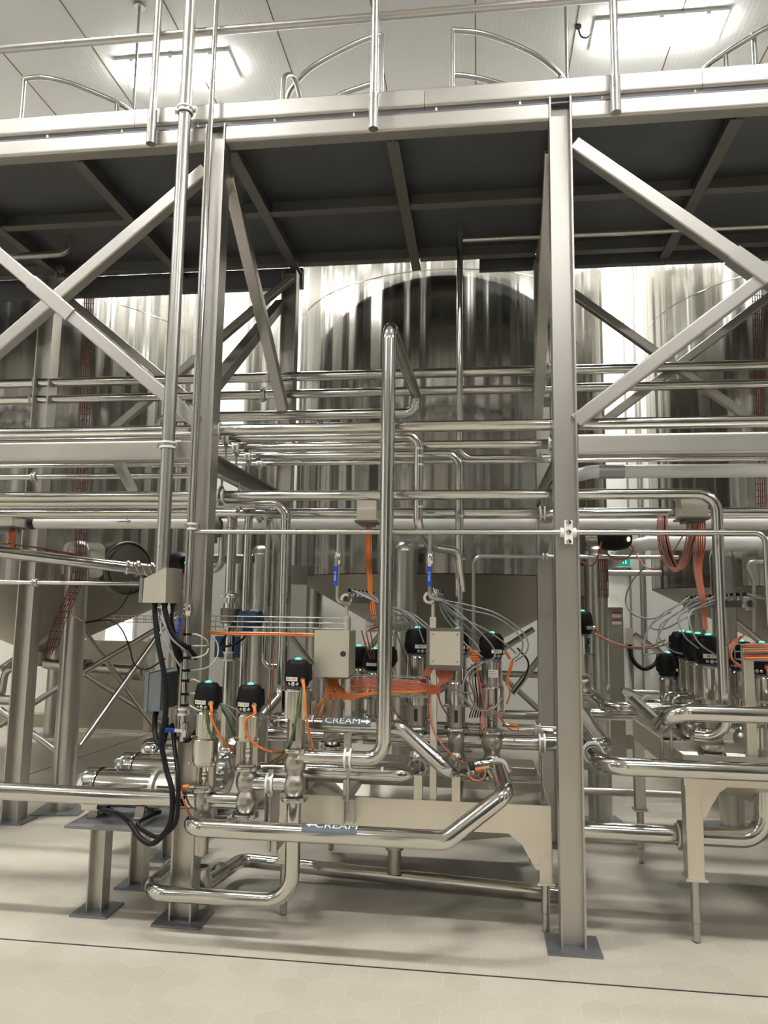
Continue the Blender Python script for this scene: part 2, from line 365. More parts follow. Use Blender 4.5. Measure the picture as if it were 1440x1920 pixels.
# ceiling joints run in depth, 0.915 m apart; wall joints; kerb
for i, k in enumerate(range(-9, 9)):
    x = -.033 + k * .914
    struct(MB().bb(x - .005, x + .005, RY0, RY1, RZ - .003, RZ), 'trim_%d' % (i + 1), mat('brown_joint_sealant', (.16, .085, .04), .6))
for i, px in enumerate((1171, 1190)):
    p = P(px, 700, RY1); struct(MB().bb(p.x - .012, p.x + .012, RY1 - .012, RY1, 0, RZ), 'trim_%d' % (30 + i), mat('grey_joint_cover', (.30, .29, .27), .5))
struct(MB().bb(RX0, RX1, RY1 - .18, RY1, 0, .16), 'baseboard_back', mat('kerb_concrete', (.34, .30, .235), .6, noise=.1))
# stainless sliding door left of the slim vessel, dark shaft beside it
da, db = P(156, 1215, RY1 - .2), P(272, 1375, RY1 - .2)
d1 = struct(MB().bb(da.x, db.x, RY1 - .26, RY1 - .2, .02, 1.12), 'door_1', mat('dull_door_steel', (.40, .36, .28), .5, .3, noise=.2, nscale=2))
mb = MB(); mb.bb(da.x - .08, da.x, RY1 - .27, RY1 - .18, 0, 1.16).bb(db.x, db.x + .08, RY1 - .27, RY1 - .18, 0, 1.16).bb(da.x, db.x, RY1 - .3, RY1 - .2, 0, .02)
mb.build('door_frame', mat('door_frame_paint', (.62, .58, .47), .5), d1)
# drain joint in the floor
struct(MB().bb(RX0, RX1, 3.548 - .004, 3.548 + .004, 0, .002), 'trim_40', INK)
a, b = PZ(0, 1470, 0), PZ(280, 1376, 0)
struct(MB().bar(a + V((0, 0, .001)), b + V((0, 0, .001)), .008, .002), 'trim_41', INK)

# ------------------------------------------------------------------ lamps
def lamp(x, y, label):
    t = thing('ceiling_light', (x, y, RZ - .1), label, 'light', 'ceiling light panels')
    mb = MB(); mb.bb(x - .58, x + .58, y - .18, y + .18, RZ - .03, RZ - .001)
    for q in (-1, 1):
        for k in (-.4, 0, .4): mb.box((x + k, y + q * .175, RZ - .04), (.04, .02, .03))
    mb.build('housing', LAMPB, t)
    mb = MB(); z0, z1 = RZ - .03, RZ - .075
    q = [(-1, -1), (1, -1), (1, 1), (-1, 1)]
    mb.loft([[V((x + a * .565, y + b * .165, z0)) for a, b in q], [V((x + a * .55, y + b * .15, z1)) for a, b in q]], False, False)
    mb.m(1).add([V((x + a * .55, y + b * .15, z1)) for a, b in q], [(3, 2, 1, 0)]); mb.build('diffuser', [LAMPS, LAMPE], t); return t
lamp(-2.97, 6.52, 'white ceiling light panel behind the tall conduit, above the left tank')
t = lamp(1.62, 6.52, 'white ceiling light panel with a short black flex, above the right tank')
c = MB().tube(spline([V((1.03, 6.5, RZ - .03)), V((.98, 6.5, RZ - .06)), V((.93, 6.48, RZ - .05)), V((.90, 6.42, RZ - .005))]), .008, 0, 8)
c.lathe([(.0, 0), (.03, 0), (.03, .012), (0, .012)], (.90, 6.42, RZ - .013)); c.build('flex', RUBBER, t)
for x in (-6.6, -2.97, 1.62, 6.2):
    for y in (2.2, -2.4):
        lamp(x, y, 'white ceiling light panel of the rows over the open floor in front of the platform')
for x in (-7., -2.45, 1.45, 5.6): lamp(x, 7.9, 'white ceiling light panel of a row added to light the back wall, behind the tanks')  # unseen lamp row, added to brighten the wall behind the tanks
lamp(6.2, 6.52, 'white ceiling light panel at the far right end of the hall'); lamp(-7.5, 6.52, 'white ceiling light panel at the far left end of the hall')

# ================================================================== TANKS
def tank(cx, cy, R, legs, label, z0=1.86, top=4.95, outlet=True, legr=.088, cone_z=1.12):
    t = thing('storage_tank', (cx, cy, 0), label, 'tank', 'stainless storage tanks behind the platform')
    mb = MB(); mb.lathe([(R, z0), (R, top), (R - .04, top + .04), (.25, top + .22), (.25, top + .3), (0, top + .3)], (cx, cy, 0), seg=96)
    mb.build('shell', TANKM, t)
    MB().lathe([(R + .004, z0 - .006), (R - .03, z0 - .02), (.16, cone_z), (.08, cone_z - .02), (.08, cone_z - .16)], (cx, cy, 0), seg=96).build('cone', CONEM, t)
    zs = 4.30
    MB().lathe([(R + .0005, zs - .004), (R + .003, zs), (R + .0005, zs + .004)], (cx, cy, 0), seg=96).build('weld_seam', CHROME, t)
    for (lx, ly) in legs:
        d = V((cx - lx, cy - ly, 0)); dist = d.length; d.normalize()
        mb = MB(); mb.lathe([(legr, .012), (legr, 2.02)], (lx, ly, 0), seg=28)
        e = V((lx, ly, 0)) + d * (dist - R)                                 # saddle plate between leg and shell
        mb.bar(V((lx, ly, 1.86)), V((e.x, e.y, 1.86)), legr * 1.3, .16, (0, 0, 1))
        mb.lathe([(legr, 2.02), (legr * .9, 2.06), (legr * .55, 2.09), (0, 2.1)], (lx, ly, 0))
        lg = mb.build('leg', TUBE, t)
        MB().box((lx, ly, .006), (.36, .36, .012), .2).build('base_plate', PLATE, lg)
    return t
CT = tank(-.30, 7.22, 1.47, [(-1.83, 6.15), (-.56, 5.66), (.90, 6.06), (P(1100, 1200, 8.2).x, 8.2), (-.3, 8.85), (-1.75, 7.9)], 'large round stainless tank in the middle, behind the two front columns')
LT = tank(-4.40, 7.2, 1.52, [(-3.22, 5.70), (-4.6, 5.6), (P(332, 1200, 8.75).x, 8.75), (-5.8, 6.3), (-5.15, 8.75)], 'large stainless tank on the left, behind the orange cable ladder', z0=1.76)
RT = tank(3.08, 7.22, 1.47, [(1.86, 6.10), (P(1310, 1200, 7.9).x, 7.9), (3.0, 5.68), (4.3, 6.1), (3.1, 8.8)], 'large stainless tank on the right, beyond the exit sign', z0=1.80)
MB().lathe([(.235, .0), (.235, 5.2), (.15, 5.3), (0, 5.32)], (-2.50, 8.3, 0), seg=48).build('slim_vessel', TANKM, None, 'slim upright stainless vessel between the left and middle tanks', 'vessel')
# round braces between tank legs
BR = [((155, 1180), (300, 1375), 6.6, 7.2, 'left, falling right below the small window'), ((155, 1262), (330, 1158), 6.2, 7.4, 'left, rising right across the small window'),
      ((150, 1400), (325, 1150), 5.8, 7.2, 'left, rising steeply beside the round tank leg'), ((155, 1260), (330, 1372), 6.4, 7.6, 'left, falling right in front of the steel door'),
      ((0, 1255), (130, 1165), 5.9, 6.4, 'left, rising right under the left cone'), ((0, 1330), (120, 1420), 5.8, 5.8, 'left, falling right near the floor'),
      ((0, 1360), (130, 1275), 6.6, 6.6, 'left, rising right in front of the pale wall'),
      ((505, 1140), (660, 1345), 6.6, 6.8, 'middle, falling right behind the raised valve'), ((590, 1360), (730, 1165), 6.8, 6.8, 'middle, rising right behind the control box'),
      ((770, 1330), (1000, 1180), 6.6, 6.9, 'middle, rising right under the tank cone'), ((790, 1130), (1010, 1330), 7.2, 7.2, 'middle, falling right behind the valve group'),
      ((960, 1300), (1015, 1230), 6.2, 6.2, 'right of the valve group, short and rising'), ((1360, 1150), (1440, 1215), 6.3, 6.4, 'right, falling right behind the upright pipe'),
      ((1190, 1190), (1330, 1290), 7.0, 7.2, 'right, falling right behind the row of valve heads')]
for a, b, ya, yb, w_ in BR:
    MB().tube([P(*a, ya), P(*b, yb)], .026, 0, 14).build('leg_brace', TUBE, None, 'round steel leg brace under the tanks, ' + w_, 'brace', 'round braces between the tank legs')
# horizontal ties seen low between the legs
for (x0, x1, y, Y, r, w_) in ((1020, 1215, 1318, 6.9, .02, 'upper one behind the right rear column'), (880, 1030, 1262, 6.4, .026, 'behind the right valve of the middle group'), (900, 1035, 1338, 6.0, .034, 'at the foot of the middle group'), (1140, 1240, 1074, 7.0, .026, 'bridging the gap below the exit sign'), (1085, 1280, 1482, 5.7, .026, 'low between the right tank leg and the right tray leg')):
    a = P(x0, y, Y); b = P(x1, y, Y); b.z = a.z
    MB().tube([a, b], r, 0, 14).build('tie_pipe', TUBE, None, 'horizontal steel tie pipe, ' + w_, 'pipe')

# ================================================================== PLATFORM FRAME
FY, XL, XR = 3.90, -1.505, .437
XLL, XRR = XL - 1.94, XR + 1.94
def column(x, y, z1, label, w=.118, d=.112, z0=0., plate=True, group='platform columns'):
    o = MB().hsec(x, y, z0 + .01, z1, w, d).build('steel_column', FRAME, None, label, 'column', group)
    if plate: MB().box((x, y, .006), (.25, .225, .012)).build('base_plate', PLATE, o)
    return o
column(XL, FY, 4.345, 'front steel column behind the left valves, with a hose rack strapped on')
column(XR, FY, 4.365, 'front steel column on the right, carrying the clamp of the thin air pipe')
column(XLL, FY, 4.345, 'front steel column off the left edge'); column(XRR, FY, 4.345, 'front steel column off the right edge')
RY = 5.5
column(XL + .03, RY, 4.2, 'rear steel column between the left and middle tanks'); column(XR + .03, RY, 4.2, 'rear steel column just left of the right front column')
column(-3.40, 5.36, 4.2, 'rear steel column at the left edge, in front of the left tank', .13, .12); column(XRR + .03, RY, 4.2, 'rear steel column off the right edge')
# edge beams
x0, x1 = -5.2, 3.6
for a, b, w_ in ((x0, XL - .062, 'left of the left front column'), (XL + .062, XR - .062, 'between the two front columns'), (XR + .062, x1, 'right of the right front column')):
    MB().bar((a, FY, 4.285), (b, FY, 4.285), .10, .10, None, .016).build('edge_beam', BEAMM, None, 'lower edge beam of the platform, ' + w_, 'beam', 'lower edge beams')
for a, b, w_ in ((x0, -2.0, 'left length'), (-2.0, -.30, 'middle length under the long handrail'), (-.30, 1.18, 'length above the right front column'), (1.18, x1, 'right-hand length')):
    MB().bar((a, FY, 4.425), (b - .003, FY, 4.425), .10, .115, None, .018).build('kerb_beam', BEAMM, None, 'upper kerb beam along the platform edge, ' + w_, 'beam', 'upper kerb beams')
for i, px in enumerate((89, 228, 371, 514, 663, 818, 976, 1131, 1307)):
    nth = ('leftmost', 'second', 'third', 'fourth', 'fifth', 'sixth', 'seventh', 'eighth', 'ninth')[i]
    p = P(px, 235, FY - .04); MB().cyl((p.x, FY - .03, 4.33), (p.x, FY - .03, 4.372), .007, 12).build('spacer_pin', TUBE, None, nth + ' from the left of the short steel pins between the platform edge beams', 'pin', 'spacer pins')
# deck plate, joists
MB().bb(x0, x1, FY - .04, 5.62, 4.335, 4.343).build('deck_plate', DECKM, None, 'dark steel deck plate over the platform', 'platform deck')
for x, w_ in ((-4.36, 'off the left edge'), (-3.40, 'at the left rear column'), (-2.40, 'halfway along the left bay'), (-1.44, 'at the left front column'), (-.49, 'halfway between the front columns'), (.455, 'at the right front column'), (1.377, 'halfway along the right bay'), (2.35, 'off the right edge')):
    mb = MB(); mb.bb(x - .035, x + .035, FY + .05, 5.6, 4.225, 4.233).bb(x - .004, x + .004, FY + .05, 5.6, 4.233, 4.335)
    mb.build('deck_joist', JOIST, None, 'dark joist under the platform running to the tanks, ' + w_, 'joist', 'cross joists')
jx = [-5.0, -4.36, -3.40, -2.40, -1.44, -.49, .455, 1.377, 2.35, 3.5]
for i in range(len(jx) - 1):
    for y, w_ in ((4.66, 'front row'), (5.42, 'rear row')):
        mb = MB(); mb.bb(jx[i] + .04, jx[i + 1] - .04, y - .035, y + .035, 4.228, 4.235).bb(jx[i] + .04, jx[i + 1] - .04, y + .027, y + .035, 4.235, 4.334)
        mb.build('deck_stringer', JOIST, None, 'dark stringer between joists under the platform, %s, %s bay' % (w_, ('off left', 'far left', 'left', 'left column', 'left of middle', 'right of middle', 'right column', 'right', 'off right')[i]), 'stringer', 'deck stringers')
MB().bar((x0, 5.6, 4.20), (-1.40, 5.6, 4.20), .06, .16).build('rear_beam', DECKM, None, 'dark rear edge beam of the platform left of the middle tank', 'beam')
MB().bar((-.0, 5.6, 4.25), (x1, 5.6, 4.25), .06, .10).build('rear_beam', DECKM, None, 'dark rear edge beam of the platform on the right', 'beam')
# mid-height front rails
for a, b, w_ in ((x0, XL - .062, 'left'), (XR + .062, x1, 'right')):
    MB().bar((a, FY, 2.437), (b, FY, 2.437), .10, .108, None, .014).build('tie_beam', BEAMM, None, 'square tie beam at mid height in the %s bay of the frame' % w_, 'beam')
# diagonal braces in the front plane
def brace(a, b, w_, Y=FY, s=.075, mt_=BEAMM, off=0.):
    A, B = (P(*a, Y), P(*b, Y)) if len(a) == 2 else (V(a), V(b))
    A.y += off; B.y += off
    return MB().bar(A, B, s, s, (0, 1, 0), .009).build('diagonal_brace', mt_, None, w_, 'brace', 'diagonal braces')
def ext(a, b, t): return (a[0] + (b[0] - a[0]) * t, a[1] + (b[1] - a[1]) * t)
brace((387, 322), ext((387, 322), (0, 652), 1.5), 'square diagonal brace rising to the top of the left front column')
b2 = brace(ext((370, 792), (0, 478), 1.5), (370, 792), 'square diagonal brace in the left bay falling to mid height of the left front column', off=-.004)
A, B = P(65, 533, FY - .006), P(138, 595, FY - .006)
MB().bar(A, B, .088, .088, (0, 1, 0), .009).build('splice_sleeve', BEAMM, b2)
b3 = brace((1076, 275), ext((1076, 275), (1440, 525), 1.5), 'square diagonal brace falling right from the top of the right front column', off=-.004)
A, B = P(1372, 478, FY - .006), P(1440, 526, FY - .006)
MB().bar(A, B, .088, .088, (0, 1, 0), .009).build('splice_sleeve', BEAMM, b3)
brace((1078, 792), ext((1078, 792), (1440, 515), 1.5), 'square diagonal brace rising right from mid height of the right front column')
# diagonals in the rear plane
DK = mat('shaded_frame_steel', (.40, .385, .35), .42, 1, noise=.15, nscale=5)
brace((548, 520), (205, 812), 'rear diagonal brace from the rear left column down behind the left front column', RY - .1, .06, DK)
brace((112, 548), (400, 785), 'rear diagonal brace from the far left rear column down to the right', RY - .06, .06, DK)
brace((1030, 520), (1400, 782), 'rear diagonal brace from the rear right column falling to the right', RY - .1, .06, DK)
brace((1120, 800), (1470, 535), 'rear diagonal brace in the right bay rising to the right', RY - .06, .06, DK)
# diagonals in the side frames
def side(X, a, b, w_, s=.07):
    A, B = PX(*a, X), PX(*b, X)
    return MB().bar(A, B, .06, s, (1, 0, 0), .007).build('diagonal_brace', FRAME if s > .065 else DK, None, w_, 'brace', 'diagonal braces')
yf, yr = FY + .06, RY - .07
zt, zb = P(432, 330, yf).z, P(534, 795, yr).z
MB().bar((XL + .05, yf, zt), (XL + .05, yr, zb), .07, .075, (1, 0, 0), .007).build('diagonal_brace', FRAME, None, 'steel brace from the top of the left front column down to the rear column', 'brace', 'diagonal braces')
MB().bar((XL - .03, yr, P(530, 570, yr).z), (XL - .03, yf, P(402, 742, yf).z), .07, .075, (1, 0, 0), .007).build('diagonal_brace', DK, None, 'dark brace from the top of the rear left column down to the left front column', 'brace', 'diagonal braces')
MB().bar((XR - .04, yf, P(1022, 285, yf).z), (XR - .02, yr, zb), .06, .075, (1, 0, 0), .007).build('diagonal_brace', FRAME, None, 'steel brace beside the top of the right front column, leaning back', 'brace', 'diagonal braces')
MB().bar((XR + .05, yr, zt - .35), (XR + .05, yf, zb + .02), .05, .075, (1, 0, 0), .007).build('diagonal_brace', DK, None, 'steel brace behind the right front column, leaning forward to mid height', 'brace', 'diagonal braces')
# arms that carry the pipe banks
for X, w_ in ((XL + .03, 'left'), (XR - .01, 'right')):
    mb = MB(); z1_, z0_ = 2.425, 2.325
    mb.bb(X - .03, X + .03, FY + .06, RY - .06, z1_ - .008, z1_).bb(X - .03, X + .03, FY + .06, RY - .06, z0_, z0_ + .008).bb(X - .02, X - .012, FY + .06, RY - .06, z0_, z1_)
    mb.build('pipe_arm', DK, None, 'channel arm under the pipe bank from the %s front column to the rear column' % w_, 'bracket')
    MB().bar((X + .02, RY - .05, 2.0), (X + .02, 4.75, 2.33), .05, .06, (1, 0, 0), .006).build('arm_strut', FRAME, None, 'short inclined strut propping the %s pipe arm' % w_, 'bracket')
A, B = P(222, 868, 4.3), P(250, 922, 4.9)
MB().bar(A, B, .05, .06, None, .006).build('arm_strut', FRAME, None, 'short inclined strut below the left tie beam', 'bracket')
# handrail with posts fixed to the kerb beam
hr = thing('handrail', (XL, 3.85, 4.22), 'round steel handrail along the platform edge with three lower posts', 'handrail')
MB().tube([(-5, 3.86, 4.945), (3.5, 3.86, 4.945)], .024, 0, 18).build('rail', TUBE, hr)
for px, yb_ in ((-380, 300), (283, 266), (700, 245), (1155, 210), (1640, 180)):
    p = P(px, yb_, 3.80)
    mb = MB(); mb.cyl((p.x, 3.80, 4.40), (p.x, 3.80, 5.6), .0215).cyl((p.x, 3.80, 4.215), (p.x, 3.80, 4.42), .0275)
    mb.cyl((p.x, 3.80, 4.945), (p.x, 3.86, 4.945), .012, 12); mb.build('post', TUBE, hr)
# hoop rails on the tank tops
def hoop(label, arcs, posts, z0=4.95):
    o = thing('guard_hoop', arcs[0][0], label, 'guard rail', 'guard hoops on the tank tops')
    for a in arcs: MB().tube(spline(a, 8), .02, 0, 14).build('hoop_rail', TUBE, o)
    for (x, y, z1_) in posts: MB().cyl((x, y, z0), (x, y, z1_), .018, 14).build('post', TUBE, o)
def hz(l, Z): return [PZ(x, y, Z) for x, y in l]
H1 = hz([(848, 57), (900, 62), (960, 82), (1010, 107), (1050, 140), (1062, 165)], 5.7); H1b = hz([(848, 140), (890, 145), (940, 158), (975, 172)], 5.42)
hoop('curved guard rail above the middle tank, right-hand loop with two rails', [H1, H1b], [(H1[0].x, H1[0].y, 5.7), (H1[-2].x, H1[-2].y, 5.7)])
H2 = hz([(716, 65), (680, 76), (630, 100), (580, 130), (548, 165), (538, 190)], 5.7); H2b = hz([(716, 152), (680, 163), (645, 175), (620, 188)], 5.42)
hoop('curved guard rail above the middle tank, left-hand loop beside the handrail post', [H2, H2b], [(H2[0].x, H2[0].y, 5.7), (H2[-2].x, H2[-2].y, 5.6)])
H3 = hz([(45, 148), (80, 145), (130, 156), (180, 175), (220, 193), (250, 212)], 5.7)
hoop('curved guard rail above the left tank at the left edge', [H3], [(H3[0].x, H3[0].y, 5.7), (H3[-2].x, H3[-2].y, 5.7)])
H4 = hz([(1480, 40), (1440, 52), (1400, 75), (1360, 100), (1325, 125), (1300, 150)], 5.7)
hoop('curved guard rail above the right tank with a sloping stay', [H4], [(H4[2].x + .05, H4[2].y, 5.75), (H4[3].x, H4[3].y, 5.68)])
a = P(530, 195, 5.1); b = P(533, 143, 5.1); c = P(552, 138, 5.2); d = P(566, 195, 5.3)
MB().tube([a, b, c, d], .02, .08, 14).build('hand_loop', TUBE, None, 'small inverted U hand loop on the platform beside the curved rail', 'hand rail')
for px, w_, zt_ in ((255, 'left, beside the first handrail post', 6.9), (1062, 'at the end of the right-hand curved rail', 6.9)):
    a = PZ(px, 120, 5.9) if False else P(px, 120, 5.75)
    mb = MB().cyl((a.x, a.y, 4.3), (a.x, a.y, zt_), .011, 12); mb.lathe([(0, 0), (.05, 0), (.05, .02), (0, .02)], (a.x, a.y, zt_ - .022))
    mb.build('drop_conduit', TUBE, None, 'thin ceiling conduit dropping to a tank top, ' + w_, 'conduit')
# ================================================================== PIPE BANKS
PXL, PXR = -5.4, 3.8
def hpipe(px, py, Y, r, label, xa=PXL, xb=PXR, group=None, mt_=PIPE, name='process_pipe'):
    z = P(px, py, Y).z
    return pipe([(xa, Y, z), (xb, Y, z)], r, label, mt_=mt_, name=name, group=group), z
def hangers(po, xs, Y, z, r, rod=None, vertical=True, axis=(1, 0, 0)):
    for x in xs: hanger(po, (x, Y, z), axis, r, (x, Y, rod) if rod else None, vertical)
# rear pair fixed to the rear columns
o, z = hpipe(720, 702, 5.36, .036, 'upper of the two long pipes across the front of the rear columns'); hangers(o, [XL - .02 - .05, XR + .05, -3.47], 5.36, z, .036)
o, z = hpipe(720, 735, 5.36, .033, 'lower of the two long pipes across the front of the rear columns'); hangers(o, [XL - .12, XR + .02, -3.49], 5.36, z, .033)
# upper bank, on rods above the arm
XB = XL + .045; XBR = XR - .03
o, z = hpipe(620, 803, 3.97, .031, 'frontmost and thickest pipe of the upper bank, running right across the frame'); hangers(o, [XB, XBR], 3.97, z, .031, 2.425)
Y = 4.12; z = P(600, 819, Y).z; x = P(785, 840, Y).x
q = P(787, 985, Y)
o = pipe([(PXL, Y, z), (x, Y, z), (x, Y, q.z), (P(808, 1018, Y + .15).x, Y + .25, q.z - .10), (P(858, 1026, 4.5).x, 4.5, q.z - .115), (P(866, 1070, 4.55).x, 4.56, 1.7)], .026, 'upper bank pipe that elbows down at the middle and jogs across to its neighbour', bend=.07); hangers(o, [XB], Y, z, .026, 2.425)
o, z = hpipe(600, 838, 4.31, .028, 'third pipe back in the upper bank, stopping behind the right front column', xb=XRR); hangers(o, [XB, XBR], 4.31, z, .028, 2.425)
Y = 4.55; z = P(600, 855, Y).z; x = P(861, 900, Y).x
o = pipe([(PXL, Y, z), (x, Y, z), (x, Y, 1.18)], .026, 'upper bank pipe that elbows down right of the middle to the valve group', bend=.075); hangers(o, [XB], Y, z, .026, 2.425)
o, z = hpipe(600, 868, 4.80, .015, 'thinnest and rearmost pipe of the upper bank'); hangers(o, [XB], 4.80, z, .015, 2.425)
#ST
# pipe that comes from behind, rises over and runs forward to the tall front riser
Yt = 3.75; zt_ = P(732, 608, Yt).z; xt = P(726, 900, Yt).x
zl = P(600, 778, 5.0).z; x2 = P(778, 778, 5.0).x
zb_ = P(715, 1424, Yt).z; xv3 = P(556, 1430, Yt).x
o = pipe([(P(297, 800, 5.0).x, 5.0, 2.55), (P(297, 800, 5.0).x, 5.0, zl), (x2, 5.0, zl), (x2 + .01, 4.96, zl + .12), (xt, Yt, zt_), (xt, Yt, zb_), (xv3, Yt, zb_)], .036, 'tall polished riser looping over at the top, bending below to the third front valve', bend=.085)
hanger(o, (P(653, 1432, Yt).x, Yt, zb_), (1, 0, 0), .036, (P(653, 1432, Yt).x, Yt, .60), True)
# lower bank, hung below the arm
o = None
Y = 4.10; z = P(600, 929, Y).z; x = P(1350, 1100, Y).x; zj = P(1352, 1386, Y).z
o = pipe([(PXL, Y, z), (x, Y, z), (x, Y, zj), (x - .13, Y + .07, zj)], .029, 'front pipe of the lower bank, elbowing down at the right into the valves', bend=.10)
hangers(o, [XB - .01, XBR], Y, z, .029, 2.33)
Y = 4.32; z = P(470, 944, Y).z; x = P(535, 1000, Y).x
a = P(520, 1290, 4.36); b = P(478, 1352, 4.3)
o = pipe([(PXL, Y, z), (x, Y, z), (x, Y + .02, P(528, 1300, Y).z), (P(490, 1335, 4.2).x, 4.2, P(490, 1335, 4.2).z - .02)], .03, 'lower bank pipe that elbows straight down right of the left front column', bend=.09); hangers(o, [XB + .02], Y, z, .03, 2.33)
Y = 4.55; z = P(420, 952, Y).z; x = P(433, 1050, Y).x
o = pipe([(PXL, Y, z), (x, Y, z), (x, Y, P(433, 1112, Y).z)], .031, 'lower bank pipe that elbows down just behind the left front column into the flow meter', bend=.085)
Y = 4.74; z = P(600, 963, Y).z
o, z = hpipe(600, 963, Y, .034, 'thick dull pipe of the lower bank that runs into the two junction boxes'); hangers(o, [XB + .03, XBR - .02], Y, z, .034, 2.33)
Y = 5.08; z = P(600, 981, Y).z
o = pipe([(P(58, 980, Y).x, Y, z), (PXR, Y, z)], .040, 'long white plastic pipe at the bottom of the lower bank', mt_=WHITE, name='plastic_pipe'); hangers(o, [XB + .04, XBR - .02], Y, z, .040)
mb = MB(); A = P(232, 978, Y - .041)
def arrow(x, zz):
    return V((x, Y - .0415, zz))
for a, b in (((-.05, 0), (.05, .004)), ((.05, .004), (.02, .018)), ((.05, .004), (.025, -.012))):
    mb.bar((A.x + a[0], Y - .041, A.z + a[1]), (A.x + b[0], Y - .041, A.z + b[1]), .002, .003)
mb.build('pen_arrow', INK, o)
MB().lathe([(.042, -.02), (.046, -.02), (.046, .02), (.042, .02)], (P(62, 980, Y).x, Y, z), (1, 0, 0)).build('end_collar', RUBBER, o)
for yy, Yq, rr, w_ in ((936, 4.2, .024, 'upper'), (956, 4.45, .024, 'lower')):
    hpipe(200, yy + 6, Yq, rr, '%s extra pipe squeezed into the left part of the lower bank' % w_, xb=XL + .2)
# thin lines
o, z = hpipe(200, 893, 4.95, .021, 'thin pipe under the left tie beam ending right of the left front column', xb=P(440, 893, 4.95).x); hangers(o, [P(65, 893, 4.95).x], 4.95, z, .021)
o, z = hpipe(200, 872, 5.1, .014, 'thin pipe with a threaded coupling just under the left tie beam', xb=XL + .1)
MB().lathe([(.0, 0), (.026, 0), (.026, .02), (.018, .02), (.018, .05), (.026, .05), (.026, .075), (0, .075)], (P(330, 873, 5.1).x, 5.1, z), (1, 0, 0), 6).build('coupling', CHROME, o)
# vent from the deck
Y = 5.15; x = P(862, 600, Y).x; z = P(950, 858, Y).z
o = thing('vent_pipe', (x, Y, z), 'upright vent pipe with a funnel top under the deck, before the middle tank', 'pipe')
MB().tube([(x, Y, P(862, 440, Y).z), (x, Y, z), (PXR, Y, z)], .022, .1).build('tube', PIPE, o)
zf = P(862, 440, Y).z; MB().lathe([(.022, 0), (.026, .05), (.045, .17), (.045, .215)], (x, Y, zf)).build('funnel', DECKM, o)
hanger(o, (XBR, Y, z), (1, 0, 0), .022)
a = P(868, 450, 5.0); pipe([a, (PXR, 5.0, a.z - .005)], .019, 'thin pipe under the deck from the vent towards the right edge', mt_=TUBE)
a = P(128, 430, 5.0); b = P(128, 475, 5.0); c = P(0, 483, 4.8)
pipe([a, b, c, c + (c - b)], .025, 'bent drain pipe under the deck at the left edge', bend=.09, mt_=TUBE)
# white lagged pipes on the right
Y = 5.2; z = P(1200, 884, Y).z; x = P(1108, 888, Y).x
o = pipe([(P(1082, 900, Y).x - .02, Y + .35, z - .01), (P(1082, 900, Y).x, Y + .1, z - .01), (x, Y, z), (PXR, Y, z)], .046, 'white lagged pipe with a round elbow end right of the right front column', bend=.06, mt_=WHITE, name='plastic_pipe')
a, b = P(1122, 884, Y).x, P(1170, 884, Y).x
MB().lathe([(.047, 0), (.048, 0), (.048, b - a), (.047, b - a)], (a, Y, z), (1, 0, 0)).build('tape_band', TAPE, o)
Y = 5.7; z = P(1300, 1019, Y).z
pipe([(P(1150, 1040, 6.0).x, 6.2, z - .12), (P(1190, 1022, Y).x, Y, z - .02), (P(1215, 1020, Y).x, Y, z), (PXR, Y, z)], .052, 'lower white lagged pipe below the right junction box', bend=.05, mt_=WHITE, name='plastic_pipe')
# compressed air line
Y = 3.815; z = P(800, 998, Y).z; x0_, x1_ = P(366, 998, Y).x, P(1434, 998, Y).x
o = thing('air_line', (x0_, Y, z), 'thin steel air pipe across the whole frame with two valved drops', 'pipe')
MB().tube([(x0_, Y, z), (x1_, Y, z), (x1_, Y, z - .45)], .0125, .05).build('tube', TUBE, o)
mb = MB(); xc = XR
for q in (-1, 1): mb.lathe([(.013, -.009), (.024, -.009), (.024, .009), (.013, .009)], (xc + q * .03, Y, z), (1, 0, 0), 20)
mb.bb(xc - .02, xc + .02, Y - .026, Y - .02, z - .06, z + .06); mb.m(1)
for q in (-.048, 0, .048): mb.lathe([(.0, 0), (.012, 0), (.012, .004), (0, .006)], (xc, Y - .026, z + q), (0, -1, 0), 16)
mb.build('pipe_clamp', [LINER, CHROME], o)
def ball_valve(parent, c, r, grip, d=(0, 0, -1), off=V((0, -.03, 0)), L=.10, word='DAN 15'):
    mb = MB(); c = V(c)
    mb.lathe([(r + .004, -.035), (r + .008, -.035), (r + .008, -.022), (r + .012, -.014), (r + .012, .014), (r + .008, .022), (r + .008, .035), (r + .004, .035)], c, (0, 0, 1), 8)
    s = c + off; mb.cyl(c, s, .007, 10); D = V(d); mb.bar(s, s + D * .045, .016, .004, tuple(off))
    v = mb.build('shutoff_valve', CHROME, parent)
    g = MB(); side = D.cross(off.normalized()); A, B = s + D * .04, s + D * (.04 + L); g.bar(A, B, .022, .010, tuple(off), .003); g.m(1)
    mid = (A + B) / 2 + off.normalized() * .0055
    if word: text(g, word, .014, lambda u, w_: mid + D * u * -1 + side * w_ * (1))
    g.build('blue_grip', [BLUE, WINK], v)[ 'label'] = 'blue vinyl lever grip'
    return v
for px, ye in ((634, 1128), (806, 1120)):
    x = P(px, 1050, Y).x; ze = P(px, ye, Y).z
    MB().tube([(x, Y, z), (x, Y, ze), (x + .055, Y + .05, ze - .012)], .0105, .025, 14).build('drop', TUBE, o)
    ball_valve(o, (x, Y, P(px, 1048, Y).z), .0105, BLUE, off=V((-.006 if px < 700 else 0, -.032, 0)))
